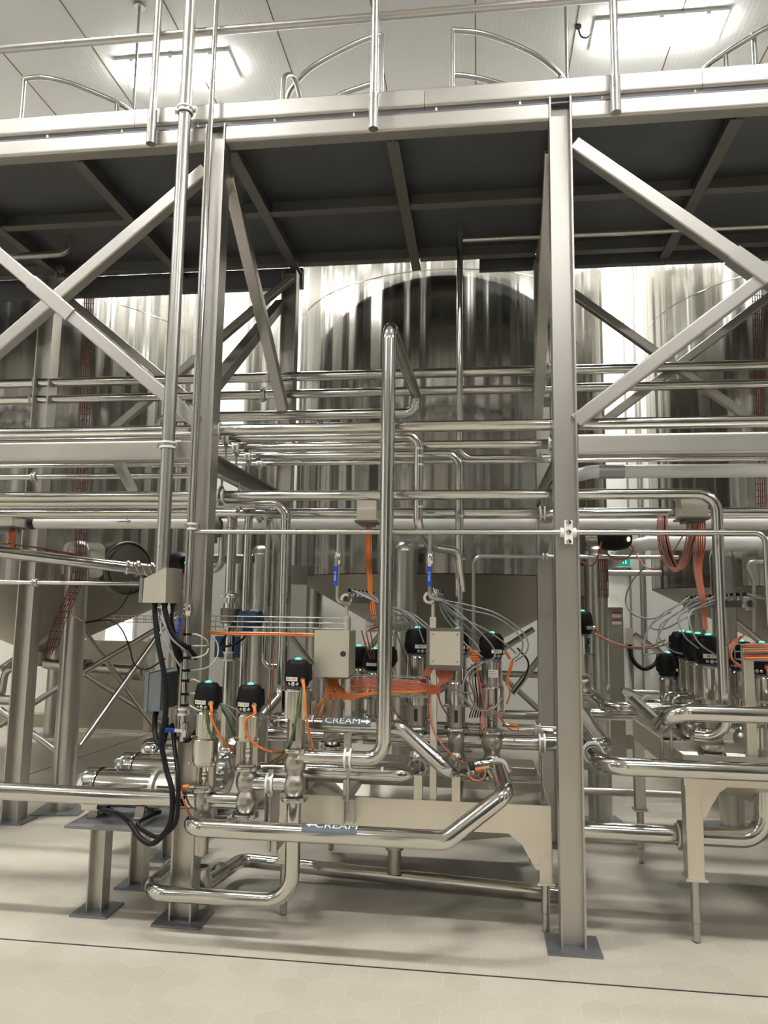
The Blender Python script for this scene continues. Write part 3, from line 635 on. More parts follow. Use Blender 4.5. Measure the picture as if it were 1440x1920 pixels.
# vertical hose rack pipe on the left column
Y = 3.80; x = P(360, 985, Y).x
o = thing('hose_rack_pipe', (x, Y, .85), 'thin upright air pipe strapped to the left front column with push-in tube fittings', 'pipe')
MB().tube([(x, Y, 5.6), (x, Y, P(348, 1390, Y).z)], .0145, 0).build('tube', PIPE, o)
hanger(o, (x, Y, P(360, 987, Y).z), (0, 0, 1), .0145, None, False); hanger(o, (x, Y, P(346, 1334, Y).z), (0, 0, 1), .016)
ball_valve(o, (x, Y, P(352, 1143, Y).z), .0145, BLUE, d=(-.15, 0, -1), off=V((-.02, -.03, 0)))
v2 = P(346, 1368, Y); ball_valve(o, v2, .0145, BLUE, d=(-1, 0, 0), off=V((0, -.035, 0)), L=.07, word=None)
FIT = []
for yy in (1189, 1211, 1233, 1257, 1276, 1301, 1322):
    c = P(348, yy, Y); c.x = x; mb = MB(); mb.lathe([(.016, -.006), (.021, -.006), (.021, .006), (.016, .006)], c, (0, 0, 1), 8); mb.cyl(c, c + V((.032, -.004, 0)), .007, 10)
    mb.build('push_fitting', BLACK, o); FIT.append(c + V((.03, -.004, 0)))
# tall conduit on the left into the sloped trunking box
Y = 3.77; x = P(322, 700, Y).x
o = thing('cable_conduit', (x, Y, P(308, 1075, Y).z), 'tall bright conduit at the left running up past the platform, into the sloped steel box', 'conduit')
MB().cyl((x, Y, P(308, 1075, Y).z), (x, Y, 6.5), .0345, 24).build('tube', TUBE, o)
hanger(o, (x, Y, P(317, 835, Y).z), (0, 0, 1), .0345); hanger(o, (x, Y, P(343, 208, Y).z), (0, 0, 1), .0345, P(365, 240, 3.86))
c0 = [P(270, 1085, 3.70), P(312, 1064, 3.70), P(310, 1130, 3.70), P(267, 1130, 3.70)]
bx = thing('trunking_box', c0[3], 'stainless trunking box with a sloping top at the foot of the tall conduit', 'enclosure')
MB().prism(c0, (.025, .15, 0)).build('body', SHEET, bx)
zb1, zb0, xb_ = P(262, 1087, 3.70).z, P(262, 1130, 3.70).z, P(262, 1110, 3.70).x
MB().bb(xb_ - .004, xb_ + .014, 3.70, 3.86, zb0, zb1 + .01).build('back_plate', PLATE, bx)
GL = []
for i, (dx, dy) in enumerate(((.055, .03), (.085, .09), (.105, .03), (.13, .08))):
    g = V((c0[3].x + dx, 3.70 + dy, zb0)); MB().lathe([(0, 0), (.015, 0), (.015, .012), (.011, .012), (.011, .032), (0, .032)], g, (0, 0, -1), 12).build('cable_gland', BLACK, bx); GL.append(g + V((0, 0, -.03)))
# small hose pipe right of the middle valves
a = P(1130, 1040, 5.3); b = P(888, 1043, 5.3); c = P(884, 1235, 5.3)
o = pipe([(a.x + .5, 5.3, b.z), (b.x, 5.3, b.z), (b.x, 5.3, c.z)], .0135, 'slender steel line elbowing down in front of the middle tank cone', bend=.06, mt_=TUBE); hanger(o, (P(1022, 1041, 5.3).x, 5.3, b.z), (1, 0, 0), .0135)
# verticals behind the left valves
for px, Yq, r, y0, y1, w_ in ((460, 4.5, .026, 965, 1340, 'nearest the flow meter'), (430, 4.62, .026, 1250, 1400, 'short and low behind the first valve')):
    x = P(px, 1150, Yq).x; pipe([(x, Yq, P(px, y0, Yq).z), (x, Yq, P(px, y1, Yq).z)], r, 'upright pipe behind the left valves, ' + w_)
x = P(499, 1120, 4.75).x; zj = P(505, 1250, 4.75).z
pipe([(x, 4.75, P(499, 975, 4.75).z), (x, 4.75, zj), (x + .11, 4.75, zj)], .017, 'thin J-shaped pipe behind the raised valve', bend=.055)
a = P(395, 1048, 5.2); b = P(475, 1048, 5.2)
pipe([(a.x - .15, 5.2, a.z), (b.x, 5.2, b.z)], .033, 'short dark horizontal pipe behind the flow meter pipe', mt_=COLLAR)
a = P(418, 1000, 5.0); b = P(418, 1040, 5.0); c = P(385, 1075, 5.0)
pipe([a, (a.x, 5.0, P(418, 1068, 5.0).z), (a.x - .18, 5.0, P(418, 1072, 5.0).z)], .026, 'hooked pipe end peeping out behind the left front column', bend=.08)
# long bare pipe at left into the fittings
a = P(-60, 1028, 4.6); b = P(238, 1064, 5.2)
o = pipe([a, b], .040, 'thick bare pipe sloping in from the left edge to the tank fittings'); d = (b - a).normalized()
union(o, b, d, .04); mb = MB().tube([b, b + d * .28], .045, 0); mb.lathe([(.05, .06), (.06, .06), (.06, .08), (.05, .08)], b, d).lathe([(.05, .16), (.06, .16), (.06, .18), (.05, .18)], b, d); mb.build('end_fitting', CAST, o)
for i in range(3): cable('strap_wire', [tuple(b + d * (.06 + .05 * i) + V((0, -.05, .05))), tuple(b + d * (.1 + .05 * i) + V((.0, -.07, 0))), tuple(b + d * (.12 + .05 * i) + V((.01, -.05, -.06)))], .004, CHROME, None, None, parent=o)
o, z = hpipe(120, 1093, 5.25, .017, 'thin pipe along the lower rim of the left tank, clamped to a column', xb=P(262, 1098, 5.25).x); hanger(o, (P(66, 1093, 5.25).x, 5.25, z), (1, 0, 0), .017)
# manway on left tank
def on_tank(cx, cy, R, px, py):
    r = ray(px, py); r2 = V((r.x, r.y)); c = V((cx, cy)); a = r2.dot(r2); b_ = -2 * r2.dot(c); c_ = c.dot(c) - R * R; D = b_ * b_ - 4 * a * c_
    t = (-b_ - math.sqrt(max(D, 0))) / (2 * a); return r * t + V((0, 0, CAMH))
p = on_tank(-4.4, 7.2, 1.52, 235, 1066); n = V((p.x + 4.4, p.y - 7.2, 0)).normalized()
mb = MB(); mb.lathe([(.23, 0), (.23, .1), (.20, .11), (.20, .14), (0, .17)], p - n * .06, n, 36); mb.torus(p + n * .05, n, .232, .009, 36)
mb.build('manway', mat('dull_manway_steel', (.20, .19, .165), .4, 1), LT)
p = on_tank(-4.4, 7.2, 1.52, 155, 1050); n = V((p.x + 4.4, p.y - 7.2, 0)).normalized(); _, s_, u_ = frame_of(n)
MB().bar(p + n * -.05, p + n * .05, .34, .30, None, .06).build('leg_pad', SHEET, LT)
# black valve heads poking out among the tanks
def black_head(px, py, Y, r, label, axis, light=GREEN):
    c = P(px, py, Y); d = V(axis).normalized(); o = thing('valve_head', c, label, 'valve head')
    MB().lathe([(r * .95, -r * 1.2), (r, -r * .2), (r * .8, r * .7), (r * .6, r * .95), (0, r)], c, d, 24).lathe([(0, -r * 1.2), (r * .95, -r * 1.2)], c, d, 24).build('cover', BLACK, o)
    MB().lathe([(r * .2, r * .95), (r * .18, r * 1.04), (0, r * 1.1)], c, d, 16).build('indicator_light', light, o)
    MB().lathe([(0, -r * 2.6), (r * .7, -r * 2.6), (r * .7, -r * 1.2), (0, -r * 1.2)], c, d, 24).build('actuator', ACT, o); return o
black_head(340, 1056, 5.3, .085, 'black valve head lying sideways behind the tall conduit', (.75, -.66, 0))
black_head(1158, 1010, 5.2, .085, 'black valve head lying sideways behind the thin air pipe right of the column', (.7, -.7, -.1), AMBER)
# ================================================================== VALVES
def cylfn(o, r, a0):                                       # wraps flat lettering round an upright cylinder
    return lambda u, w_: V((o.x + r * math.sin(a0 + u / r), o.y - r * math.cos(a0 + u / r), o.z + w_))
def patch(mb, o, r, a0, a1, z0, z1, n=8):
    vs = []
    for i in range(n + 1):
        t = a0 + (a1 - a0) * i / n
        for z in (z0, z1): vs.append(V((o.x + r * math.sin(t), o.y - r * math.cos(t), o.z + z)))
    return mb.add(vs, [(2 * i, 2 * i + 2, 2 * i + 3, 2 * i + 1) for i in range(n)], True)
def valve(label, x, y, ch, rc, yoke, acts, head, group=None, txt=None, ang=-.25, plug=True, ports=True, cat='valve', base=None, sticker=None, bottom_clamp=True, n_light=1):
    """ch: chamber centre heights bottom to top; yoke (kind, radius, height); acts [(r,h)]; head (r,h)"""
    z0 = (ch[0] - .06) if base is None else base
    o = thing('process_valve', (x, y, z0), label, cat, group)
    pr = [(rc * .62, ch[0] - .068), (rc * .66, ch[0] - .052)]
    for i, c in enumerate(ch):
        for t in (-.042, -.028, -.012, .0, .012, .028, .042):
            pr.append((rc * math.sqrt(max(0, 1 - (t / .066) ** 2)), c + t))
        pr.append((rc * .70, c + .052))
        if i < len(ch) - 1 and ch[i + 1] - c > .115: pr.append((rc * .70, ch[i + 1] - .052))
    top = ch[-1] + .054; pr.append((rc * .80, top)); pr.append((rc * .80, top + .006))
    MB().lathe(pr, (x, y, 0), seg=32).build('body', CAST, o)
    def cl(z):
        mb = MB(); mb.lathe([(rc * .8, -.009), (rc + .008, -.009), (rc + .011, 0), (rc + .008, .009), (rc * .8, .009)], (x, y, z), seg=28)
        mb.bar((x + rc * .6, y - rc - .012, z), (x - rc * .5, y - rc - .010, z), .014, .012); mb.rod((x - .02, y - rc - .03, z), (x + .03, y - rc - .016, z), .006)
        mb.build('clamp_ring', CHROME, o)
    cl(top + .010)
    if bottom_clamp: cl(ch[0] - .062)
    z = top + .02; k, yr_, yh = yoke
    mb = MB()
    if k == 'open':
        for q in (-1, 1): mb.lathe([(.0001, 0), (.012, 0), (.012, yh), (.0001, yh)], (x + q * (yr_ - .012), y, z), seg=10); mb.bb(x + q * yr_ - .010, x + q * yr_ + .010, y - .02, y + .02, z, z + yh)
        mb.lathe([(yr_ + .008, 0), (yr_ + .008, .01), (0, .01)], (x, y, z)).lathe([(0, yh - .01), (yr_ + .012, yh - .01), (yr_ + .012, yh)], (x, y, z))
        mb.build('yoke', CAST, o)
        MB().lathe([(.009, 0), (.009, yh * .3), (.016, yh * .32), (.016, yh * .42), (.011, yh * .46), (.017, yh * .52), (.017, yh * .60), (.012, yh * .63), (.012, yh)], (x, y, z), seg=16).build('stem', CHROME, o)
    else:
        mb.lathe([(yr_, 0), (yr_, yh)], (x, y, z), seg=28); mb.build('yoke', CAST, o)
        if k == 'slot':
            f = V((x, y, z)); s = MB(); patch(s, f, yr_ + .0008, -.2, .2, yh * .25, yh * .85, 4); s.build('yoke_slot', INK, o)
    z += yh
    for i, (ar, ah) in enumerate(acts):
        mb = MB(); mb.lathe([(ar - .012, 0), (ar - .004, .0), (ar - .004, .006), (ar, .008), (ar, ah - .010), (ar - .003, ah - .006), (ar - .010, ah - .004), (ar - .010, ah)], (x, y, z), seg=36)
        mb.lathe([(0, 0), (ar - .012, 0)], (x, y, z)); mb.lathe([(ar - .010, ah), (0, ah)], (x, y, z))
        for q in (-1, 1): mb.cyl((x + q * ar * .82, y - ar * .5, z + .006), (x + q * (ar * .82 + .012), y - ar * .5 - .02, z + .006), .006, 8)
        mb.build('actuator', ACT, o)
        if sticker and i == len(acts) - 1:
            s = MB(); f = V((x, y, z)); patch(s, f, ar + .0006, -.35, .6, ah * .35, ah * .65); s.m(1)
            for r_ in range(3): patch(s, f, ar + .001, -.28, .3 + .1 * (r_ % 2), ah * (.40 + .08 * r_), ah * (.42 + .08 * r_))
            s.build('type_plate', [LABEL, BOXG], o)
        z += ah
    hr_, hh = head; f = V((x, y, z))
    MB().lathe([(0, 0), (hr_ * .72, 0), (hr_ * .76, .006), (hr_ * .76, .012), (hr_ * .7, .016), (0, .016)], f).build('adapter_ring', BOXG, o)
    z += .012; f = V((x, y, z)); mb = MB()
    R_ = hr_
    mb.lathe([(0, 0), (R_ * .82, 0), (R_ * .86, hh * .1), (R_ * .97, hh * .17), (R_, hh * .20), (R_, hh * .40), (R_ * .985, hh * .43), (R_ * .94, hh * .60), (R_ * .86, hh * .82), (R_ * .78, hh * .93), (R_ * .68, hh * .975), (R_ * .3, hh), (0, hh)], f, seg=36)
    for q in (-1, 1):                                       # flattened ear at each side
        mb.lathe([(0, hh * .2), (R_ * .32, hh * .2), (R_ * .32, hh * .42), (R_ * .26, hh * .8), (0, hh * .86)], f + V((q * R_ * .70, R_ * .45, 0)), seg=14)
    hd = mb.build('control_head', BLACK, o)
    gl = MB()
    for i in range(n_light): gl.lathe([(.0165, 0), (.0165, .004), (.012, .010), (0, .0125)], f + V((.002, -.004 + i * .03, hh - .003)), seg=16)
    gl.build('indicator_light', GREEN, hd)
    if txt is not None:
        s = MB(); a0, a1 = ang - .48, ang + .48; patch(s, f, R_ + .0012, a0, a1, hh * .21, hh * .36)
        if txt: s.m(1); text(s, txt, hh * .12, cylfn(f + V((0, 0, hh * .285)), R_ + .0018, ang))
        s.build('name_plate', [LABEL, INK], hd)
    if ports:
        s = MB()
        for k_, rr in ((-.30, .008), (.05, .0105), (.38, .008)):
            a = ang + k_ + .1; s.lathe([(rr, -.006), (rr, .008), (0, .013)], f + V((R_ * .86 * math.sin(a), -R_ * .86 * math.cos(a), hh * .10)), (math.sin(a), -math.cos(a), 0), 12)
        s.build('vent_plug', CAST, hd)
    tip = None
    if plug:
        a = ang + .82; d = V((math.sin(a), -math.cos(a), 0)); c = f + d * R_ + V((0, 0, hh * .26)); s = MB()
        s.m(1).lathe([(0, 0), (.014, 0), (.014, .010), (0, .010)], c, d, 12)
        e = (d + V((0, 0, -1.6))).normalized(); s.m(0).lathe([(.0, 0), (.009, .0), (.0085, .03), (.006, .045), (0, .045)], c + d * .012, e, 12)
        s.build('cable_plug', [ORANGE, CHROME], hd); tip = c + d * .012 + e * .044
    return o, f, tip
ZV = lambda px, py, Y: P(px, py, Y).z
VY = 3.75
x1v, x2v, x3v = -1.372, -1.150, -.908
V1, F1, T1 = valve('first of the three front valves from the left, tag 38-V-312, with two stacked steel cylinders', x1v, VY, [ZV(380, 1541, VY), ZV(381, 1503, VY)], .050, ('open', .044, .112), [(.063, .128), (.053, .128)], (.067, .130), txt='38-V-312', base=ZV(375, 1601, VY), bottom_clamp=False)
mb = MB(); zb = ZV(375, 1601, VY); mb.lathe([(0, 0), (.034, 0), (.036, .004), (.036, ZV(380, 1541, VY) - .05 - zb)], (x1v, VY, zb)); mb.lathe([(0, 0), (.012, 0), (.012, .01)], (x1v, VY, zb - .01)); mb.build('lower_cylinder', CAST, V1)
V2, F2, T2 = valve('second of the three front valves from the left, tag 38-V-402, with an open yoke', x2v, VY, [ZV(466, 1503, VY), ZV(466, 1464, VY)], .056, ('open', .045, .132), [(.063, .122)], (.067, .130), txt='38-V-402')
V3, F3, T3 = valve('third of the three front valves from the left, tag 38-V-401, standing highest', x3v, VY, [ZV(556, 1472, VY), ZV(556, 1430, VY)], .057, ('slot', .045, .142), [(.078, .145)], (.067, .130), txt='38-V-401')
# middle group standing in the drip tray
zc = P(922, 1393, 4.35).z
G = 'valves of the middle group'
V7, F7, T7 = valve('right-hand valve of the middle group, fully visible beside the pale control box', .065, 4.35, [zc - .115, zc], .060, ('open', .045, .105), [(.066, .135), (.058, .14)], (.070, .14), G, '38-V', .45, sticker=True)
V6, F6, T6 = valve('valve of the middle group whose head hides behind the pale control box', -.135, 4.40, [zc - .115, zc], .060, ('slot', .050, .115), [(.066, .14), (.06, .14)], (.070, .14), G, '38-V', .3)
V5, F5, T5 = valve('valve of the middle group just left of the pale control box', -.362, 4.40, [zc - .115, zc], .060, ('slot', .050, .115), [(.068, .14), (.06, .14)], (.074, .145), G, '38-V', .4, plug=False)
for i, Yv in enumerate((4.72, 5.0)):
    valve('valve standing %s the one left of the pale control box' % ('directly behind', 'second behind')[i], -.345 + .0 * i, Yv, [zc], .055, ('tube', .045, .11), [(.062, .13), (.056, .12)], (.070, .14), G, None, plug=False, ports=False)
    valve('valve standing %s the right-hand valve of the middle group' % ('directly behind', 'second behind')[i], .075, Yv + .05, [zc], .055, ('tube', .045, .11), [(.062, .13), (.056, .12)], (.068, .13), G, None, plug=False, ports=False)
for px, Yv, w_ in ((700, 4.75, 'short valve of the middle group, half hidden left of the tall riser'), (724, 5.1, 'short valve of the middle group, half hidden right of the tall riser')):
    x = P(px, 1300, Yv).x; valve(w_, x, Yv, [zc], .056, ('tube', .04, .10), [(.062, .165)], (.070, .13), G, '' if px < 710 else None, -.1, plug=False, ports=False)
x = P(625, 1320, 4.4).x; valve('valve of the middle group below the closed steel control box', x, 4.40, [zc - .0, ], .062, ('tube', .058, .14), [(.070, .15)], (.066, .13), G, None, plug=False, ports=False, sticker=True)
x = P(672, 1240, 4.95).x; valve('valve behind the right edge of the closed steel control box', x, 4.95, [zc], .056, ('tube', .04, .12), [(.062, .15)], (.066, .13), G, None, plug=False, ports=False)
# right group
GR = 'valves of the right group'
zr = P(1330, 1240, 4.35).z
rowx = lambda Yv: 1.235 + .05 * (Yv - 4.3)
names = ['frontmost valve of the row in the right group, beside the upright pipe', 'second valve of the row in the right group', 'third valve of the row in the right group', 'rearmost valve of the row in the right group']
for i, Yv in enumerate((4.36, 4.60, 4.82, 5.04)):
    valve(names[i], rowx(Yv), Yv, [.90], .062, ('tube', .042, .155), [(.066, .175)], (.072, .155), GR, '38-V' if i < 3 else None, -.15, plug=(i == 0))
x = P(1250, 1230, 5.0).x; valve('small valve set lower at the left end of the right group', x, 5.0, [.86], .055, ('tube', .034, .10), [(.052, .15)], (.060, .14), GR, None, plug=True, ang=.2, ports=False)
for px, Yv, w_ in ((1392, 4.5, 'valve of the right group just right of the upright pipe'), (1432, 4.35, 'valve of the right group at the right edge, lower head'), (1432, 4.75, 'valve of the right group behind the one at the right edge'), (1475, 4.4, 'valve of the right group off the right edge')):
    x = P(px, 1300, Yv).x; valve(w_, x, Yv, [.90], .060, ('open', .042, .155), [(.066, .145 if px < 1420 else .13)], (.072, .15), GR, None, plug=(px == 1432), ang=-.9)
# valve behind the right front column
x = P(1094, 1300, 5.2).x; VB, FB, TB = valve('valve standing in the gap right of the right front column', x, 5.2, [P(1092, 1283, 5.2).z], .055, ('tube', .045, .12), [(.060, .125)], (.072, .15), None, '', .75, plug=True, ports=False)

# ================================================================== PIPES AROUND THE VALVES
def Lp(pts, r, label, **k): return pipe([V(p) for p in pts], r, label, **k)
z1c = ZV(381, 1503, VY)
o = Lp([(-4.2, VY, z1c + .004), (x1v - .03, VY, z1c + .004)], .043, 'thick bare pipe from the left edge passing the pump motor into the first front valve')
c = V((P(332, 1492, VY).x, VY, z1c + .004)); mb = MB(); mb.lathe([(.043, -.013), (.053, -.013), (.053, .013), (.043, .013)], c, (1, 0, 0))
for q in (-1, 1): mb.bar(c + V((0, 0, q * .05)), c + V((0, 0, q * .078)), .022, .014, (1, 0, 0)); mb.rod(c + V((0, -.02, q * .066)), c + V((0, .03, q * .066)), .007)
mb.build('pipe_clamp', [CAST], o)
z2b, z2t = ZV(466, 1503, VY), ZV(466, 1464, VY)
Lp([(x1v + .03, VY, z2b), (x2v - .03, VY, z2b)], .038, 'short pipe piece joining the first and second front valves')
z3 = ZV(556, 1472, VY); zz = (z2t + z3) / 2
o = Lp([(x2v + .03, VY, zz), (x3v - .03, VY, zz)], .038, 'short clamped pipe piece joining the second and third front valves'); hanger(o, ((x2v + x3v) / 2, VY, zz), (1, 0, 0), .038, ((x2v + x3v) / 2, VY, .40), True)
# discharge loop under the third valve
xl = P(268, 1683, VY).x; zl_ = P(420, 1683, VY).z
o = Lp([(x3v, VY, z3 - .07), (x3v, VY, zl_), (xl, VY, zl_), (xl, 4.75, zl_ + .01)], .037, 'bare pipe dropping from the third front valve, then running low to the left and back', bend=.13)
c = PX(312, 1634, xl + .0); hanger(o, (xl, 4.12, zl_), (0, 1, 0), .037)
# lower CREAM pipe
zq = P(560, 1562, 3.55).z
def marker(po, xa, xb, y, z, r, a_lo, a_hi, arrow_dir, txt, word_x, arr_x, size, a_txt):
    """grey tape on the upper front of a pipe along X with white lettering and an arrow"""
    mb = MB(); n = 14; fn = lambda u, t, e=.0012: V((u, y - (r + e) * math.cos(t), z + (r + e) * math.sin(t)))
    vs = []; 
    for i in range(n + 1):
        t = a_lo + (a_hi - a_lo) * i / n; vs += [fn(xa, t), fn(xb, t)]
    mb.add(vs, [(2 * i, 2 * i + 1, 2 * i + 3, 2 * i + 2) for i in range(n)], True)
    mk = mb.build('pipe_marker', GREYP, po); g = MB()
    text(g, txt, size, lambda u, w_: fn(word_x + u * 1.12, a_txt + w_ / r, .002), 3)
    s = arrow_dir; L_ = .05
    A = [(-L_ / 2, -.006), (.006, -.006), (.006, -.015), (L_ / 2, 0), (.006, .015), (.006, .006), (-L_ / 2, .006)]
    vs = []; fs = []
    cols = [(-L_ / 2, .006), (.004, .006), (.004, .016), (L_ / 2, .0)]
    for u, h in cols:
        for k in range(7): vs.append(fn(arr_x + s * u, a_txt + (-h + 2 * h * k / 6) / r, .002))
    for i in (0, 2):
        for k in range(6): fs.append((i * 7 + k, i * 7 + 7 + k, i * 7 + 8 + k, i * 7 + k + 1))
    g.add(vs, fs); g.build('lettering', WINK, mk)
Yc = 3.55; rcm = .041
o = Lp([(x1v + .0, VY - .03, zq + .0), (x1v, Yc, zq), (P(835, 1585, Yc).x, Yc, zq), P(950, 1488, 3.66), P(936, 1446, 4.02), (.065, 4.33, zc - .115)], rcm, 'front pipe marked CREAM with an arrow pointing left, rising at its right end', bend=.085)
xa, xb = P(568, 1556, Yc).x, P(671, 1556, Yc).x
marker(o, xa, xb, Yc, zq, rcm, .40, 2.6, -1, 'CREAM', P(631, 1556, Yc).x, P(584, 1556, Yc).x, .056, 1.40)
hanger(o, P(934, 1442, 4.08), (.0, 1, .12), rcm)
# upper CREAM pipe
Yc = 3.98; zq2 = P(560, 1358, Yc).z; xe = P(752, 1365, Yc).x
o = Lp([(P(508, 1360, Yc).x, 4.9, zq2), (P(508, 1360, Yc).x, Yc, zq2), (xe, Yc, zq2), P(846, 1452, 3.98), (-.135, 4.37, zc - .115)], .038, 'upper pipe marked CREAM with an arrow pointing right, bending down to the middle group', bend=.08)
xa, xb = P(606, 1354, Yc).x, P(697, 1354, Yc).x
marker(o, xa, xb, Yc, zq2, .038, .1, 2.4, 1, 'CREAM', P(644, 1354, Yc).x, P(687, 1354, Yc).x, .052, .86)
union(o, P(866, 1443, 4.12), (.3, 1, 0), .038)
Yc = 4.0; zq3 = P(650, 1449, Yc).z
o = Lp([(P(478, 1446, Yc).x, Yc, zq3), (P(772, 1449, Yc).x, Yc, zq3), (-.362, 4.38, zc - .115)], .037, 'straight pipe behind the tall riser bend, turning back into the middle group', bend=.085); hanger(o, (P(783, 1430, 4.17).x, 4.2, (zq3 + zc - .115) / 2), (.0, 1, .0), .037)
# header pipes through the group
o = Lp([(P(505, 1385, 4.4).x, 4.40, zc), (P(1136, 1390, 4.40).x, 4.40, zc), (P(1100, 1338, 5.5).x, 5.7, zc), (P(1215, 1340, 5.7).x, 5.7, zc)], .041, 'front header pipe through the middle group, elbowing back beyond the right front column', bend=.07)
for px in (1016, 578): hanger(o, (P(px, 1393, 4.4).x, 4.4, zc), (1, 0, 0), .041, (P(px, 1393, 4.4).x, 4.4, .55), True)
zh = P(1010, 1372, 4.75).z
o = Lp([(P(560, 1370, 4.75).x, 4.75, zh), (P(1060, 1372, 4.75).x, 4.75, zh)], .040, 'rear header pipe through the middle group'); hanger(o, (P(1008, 1372, 4.75).x, 4.75, zh), (1, 0, 0), .04, None, True)
Yq = 3.93; zq4 = P(1300, 1443, Yq).z
o = Lp([(P(1040, 1398, 4.55).x, 4.62, zq4 + .03), (P(1092, 1388, 4.6).x, 4.62, zq4 + .03), (P(1128, 1432, Yq).x, Yq, zq4), (3.2, Yq, zq4)], .044, 'thick pipe across the right tray front with a white-lined clamp at its bend', bend=.13)
A, B = V((P(1092, 1388, 4.6).x, 4.62, zq4 + .03)), V((P(1128, 1432, Yq).x, Yq, zq4)); d = (B - A).normalized(); c = A + (B - A) * .60; hanger(o, c, d, .044)
# upper right thick pipe bending down and back
Yq = 3.88; zq5 = P(1380, 1339, Yq).z
Lp([(3.2, Yq, zq5), (P(1262, 1335, Yq).x, Yq, zq5), (P(1240, 1362, 4.0).x, 4.02, zq5 - .09), (P(1200, 1338, 4.6).x, 4.75, zq5 - .06)], .042, 'thick pipe at the right edge whose bend dips back towards the row of valves', bend=.11)
Yq = 4.9; zq6 = P(1180, 1326, Yq).z
o = Lp([P(1098, 1296, 5.6), P(1140, 1328, 4.9), (P(1330, 1332, 4.9).x, 4.9, zq6)], .038, 'pipe curving out from the valve behind the right front column to the right group', bend=.14); hanger(o, P(1101, 1298, 5.55), P(1140, 1328, 4.9) - P(1098, 1296, 5.6), .038)
o = Lp([P(1175, 1298, 6.2), P(1226, 1322, 5.1), (P(1330, 1324, 5.1).x, 5.1, P(1226, 1322, 5.1).z)], .036, 'pipe coming forward beside the steel cabinet to the right group', bend=.06); hanger(o, P(1216, 1318, 5.3), P(1226, 1322, 5.1) - P(1175, 1298, 6.2), .036)
a = P(1185, 1299, 6.2); Lp([a, (a.x + 1.4, 6.2, a.z)], .026, 'thin horizontal pipe low behind the right group')
for i, (px, py) in enumerate(((1245, 1300), (1262, 1306), (1290, 1316))):
    a = P(px, py + 20, 4.75 - .15 * i); b = P(px + 5, py, 4.75 - .15 * i); c = P(px + 45, py - 2, 4.7 - .15 * i); pipe([a, (a.x, a.y, b.z), (a.x + .14, a.y, b.z)], .012, 'small bent line at the foot of the right row of valves, %s' % ('farthest', 'middle one', 'nearest')[i], bend=.04)
# right low pipe
Yq = 4.2; zq7 = P(1200, 1562, Yq).z; xq = P(1432, 1565, Yq).x
o = Lp([(P(1050, 1560, Yq).x, Yq, zq7), (xq, Yq, zq7), (xq + .02, Yq + .02, zq7 + .55)], .047, 'thick low pipe behind the right tray leg, elbowing upward at the right edge', bend=.12)
c = V((P(1275, 1562, Yq).x, Yq, zq7)); hanger(o, c, (1, 0, 0), .047, None, True)
# floor drains
zd = .085
pt = lambda x, y, z=zd: PZ(x, y, z)
A = P(378, 1652, 4.0); A.z = .125; B, C_, D = pt(404, 1640, .115), pt(452, 1612, .10), pt(1048, 1676, .045)
cup_top = P(376, 1626, A.y).z
o = Lp([V((A.x, A.y, cup_top)), A, B + (B - A) * .0 + V((.03, .05, 0)), C_, D], .039, 'drain pipe low under the middle drip tray', bend=.075)
mb = MB(); mb.lathe([(.039, 0), (.044, .0), (.044, .006), (.034, .006), (.034, -.05), (0, -.05)], (A.x, A.y, cup_top), seg=28); mb.build('cup_rim', TUBE, o); 
mb = MB(); mb.lathe([(0, 0), (.033, 0)], (A.x, A.y, cup_top + .002)); mb.build('cup_mouth', INK, o)
e = (C_ - B).normalized(); hanger(o, B + e * .05, e, .039)
q = pt(738, 1650, .075); mb = MB(); mb.lathe([(.038, 0), (.038, .16)], (q.x, q.y + .02, zd + .02)); mb.lathe([(.038, -.01), (.052, -.01), (.054, 0), (.052, .01), (.038, .01)], (q.x, q.y + .02, zd + .16)); mb.build('drain_stub', CAST, o)
DRX, DRY = q.x, q.y + .02

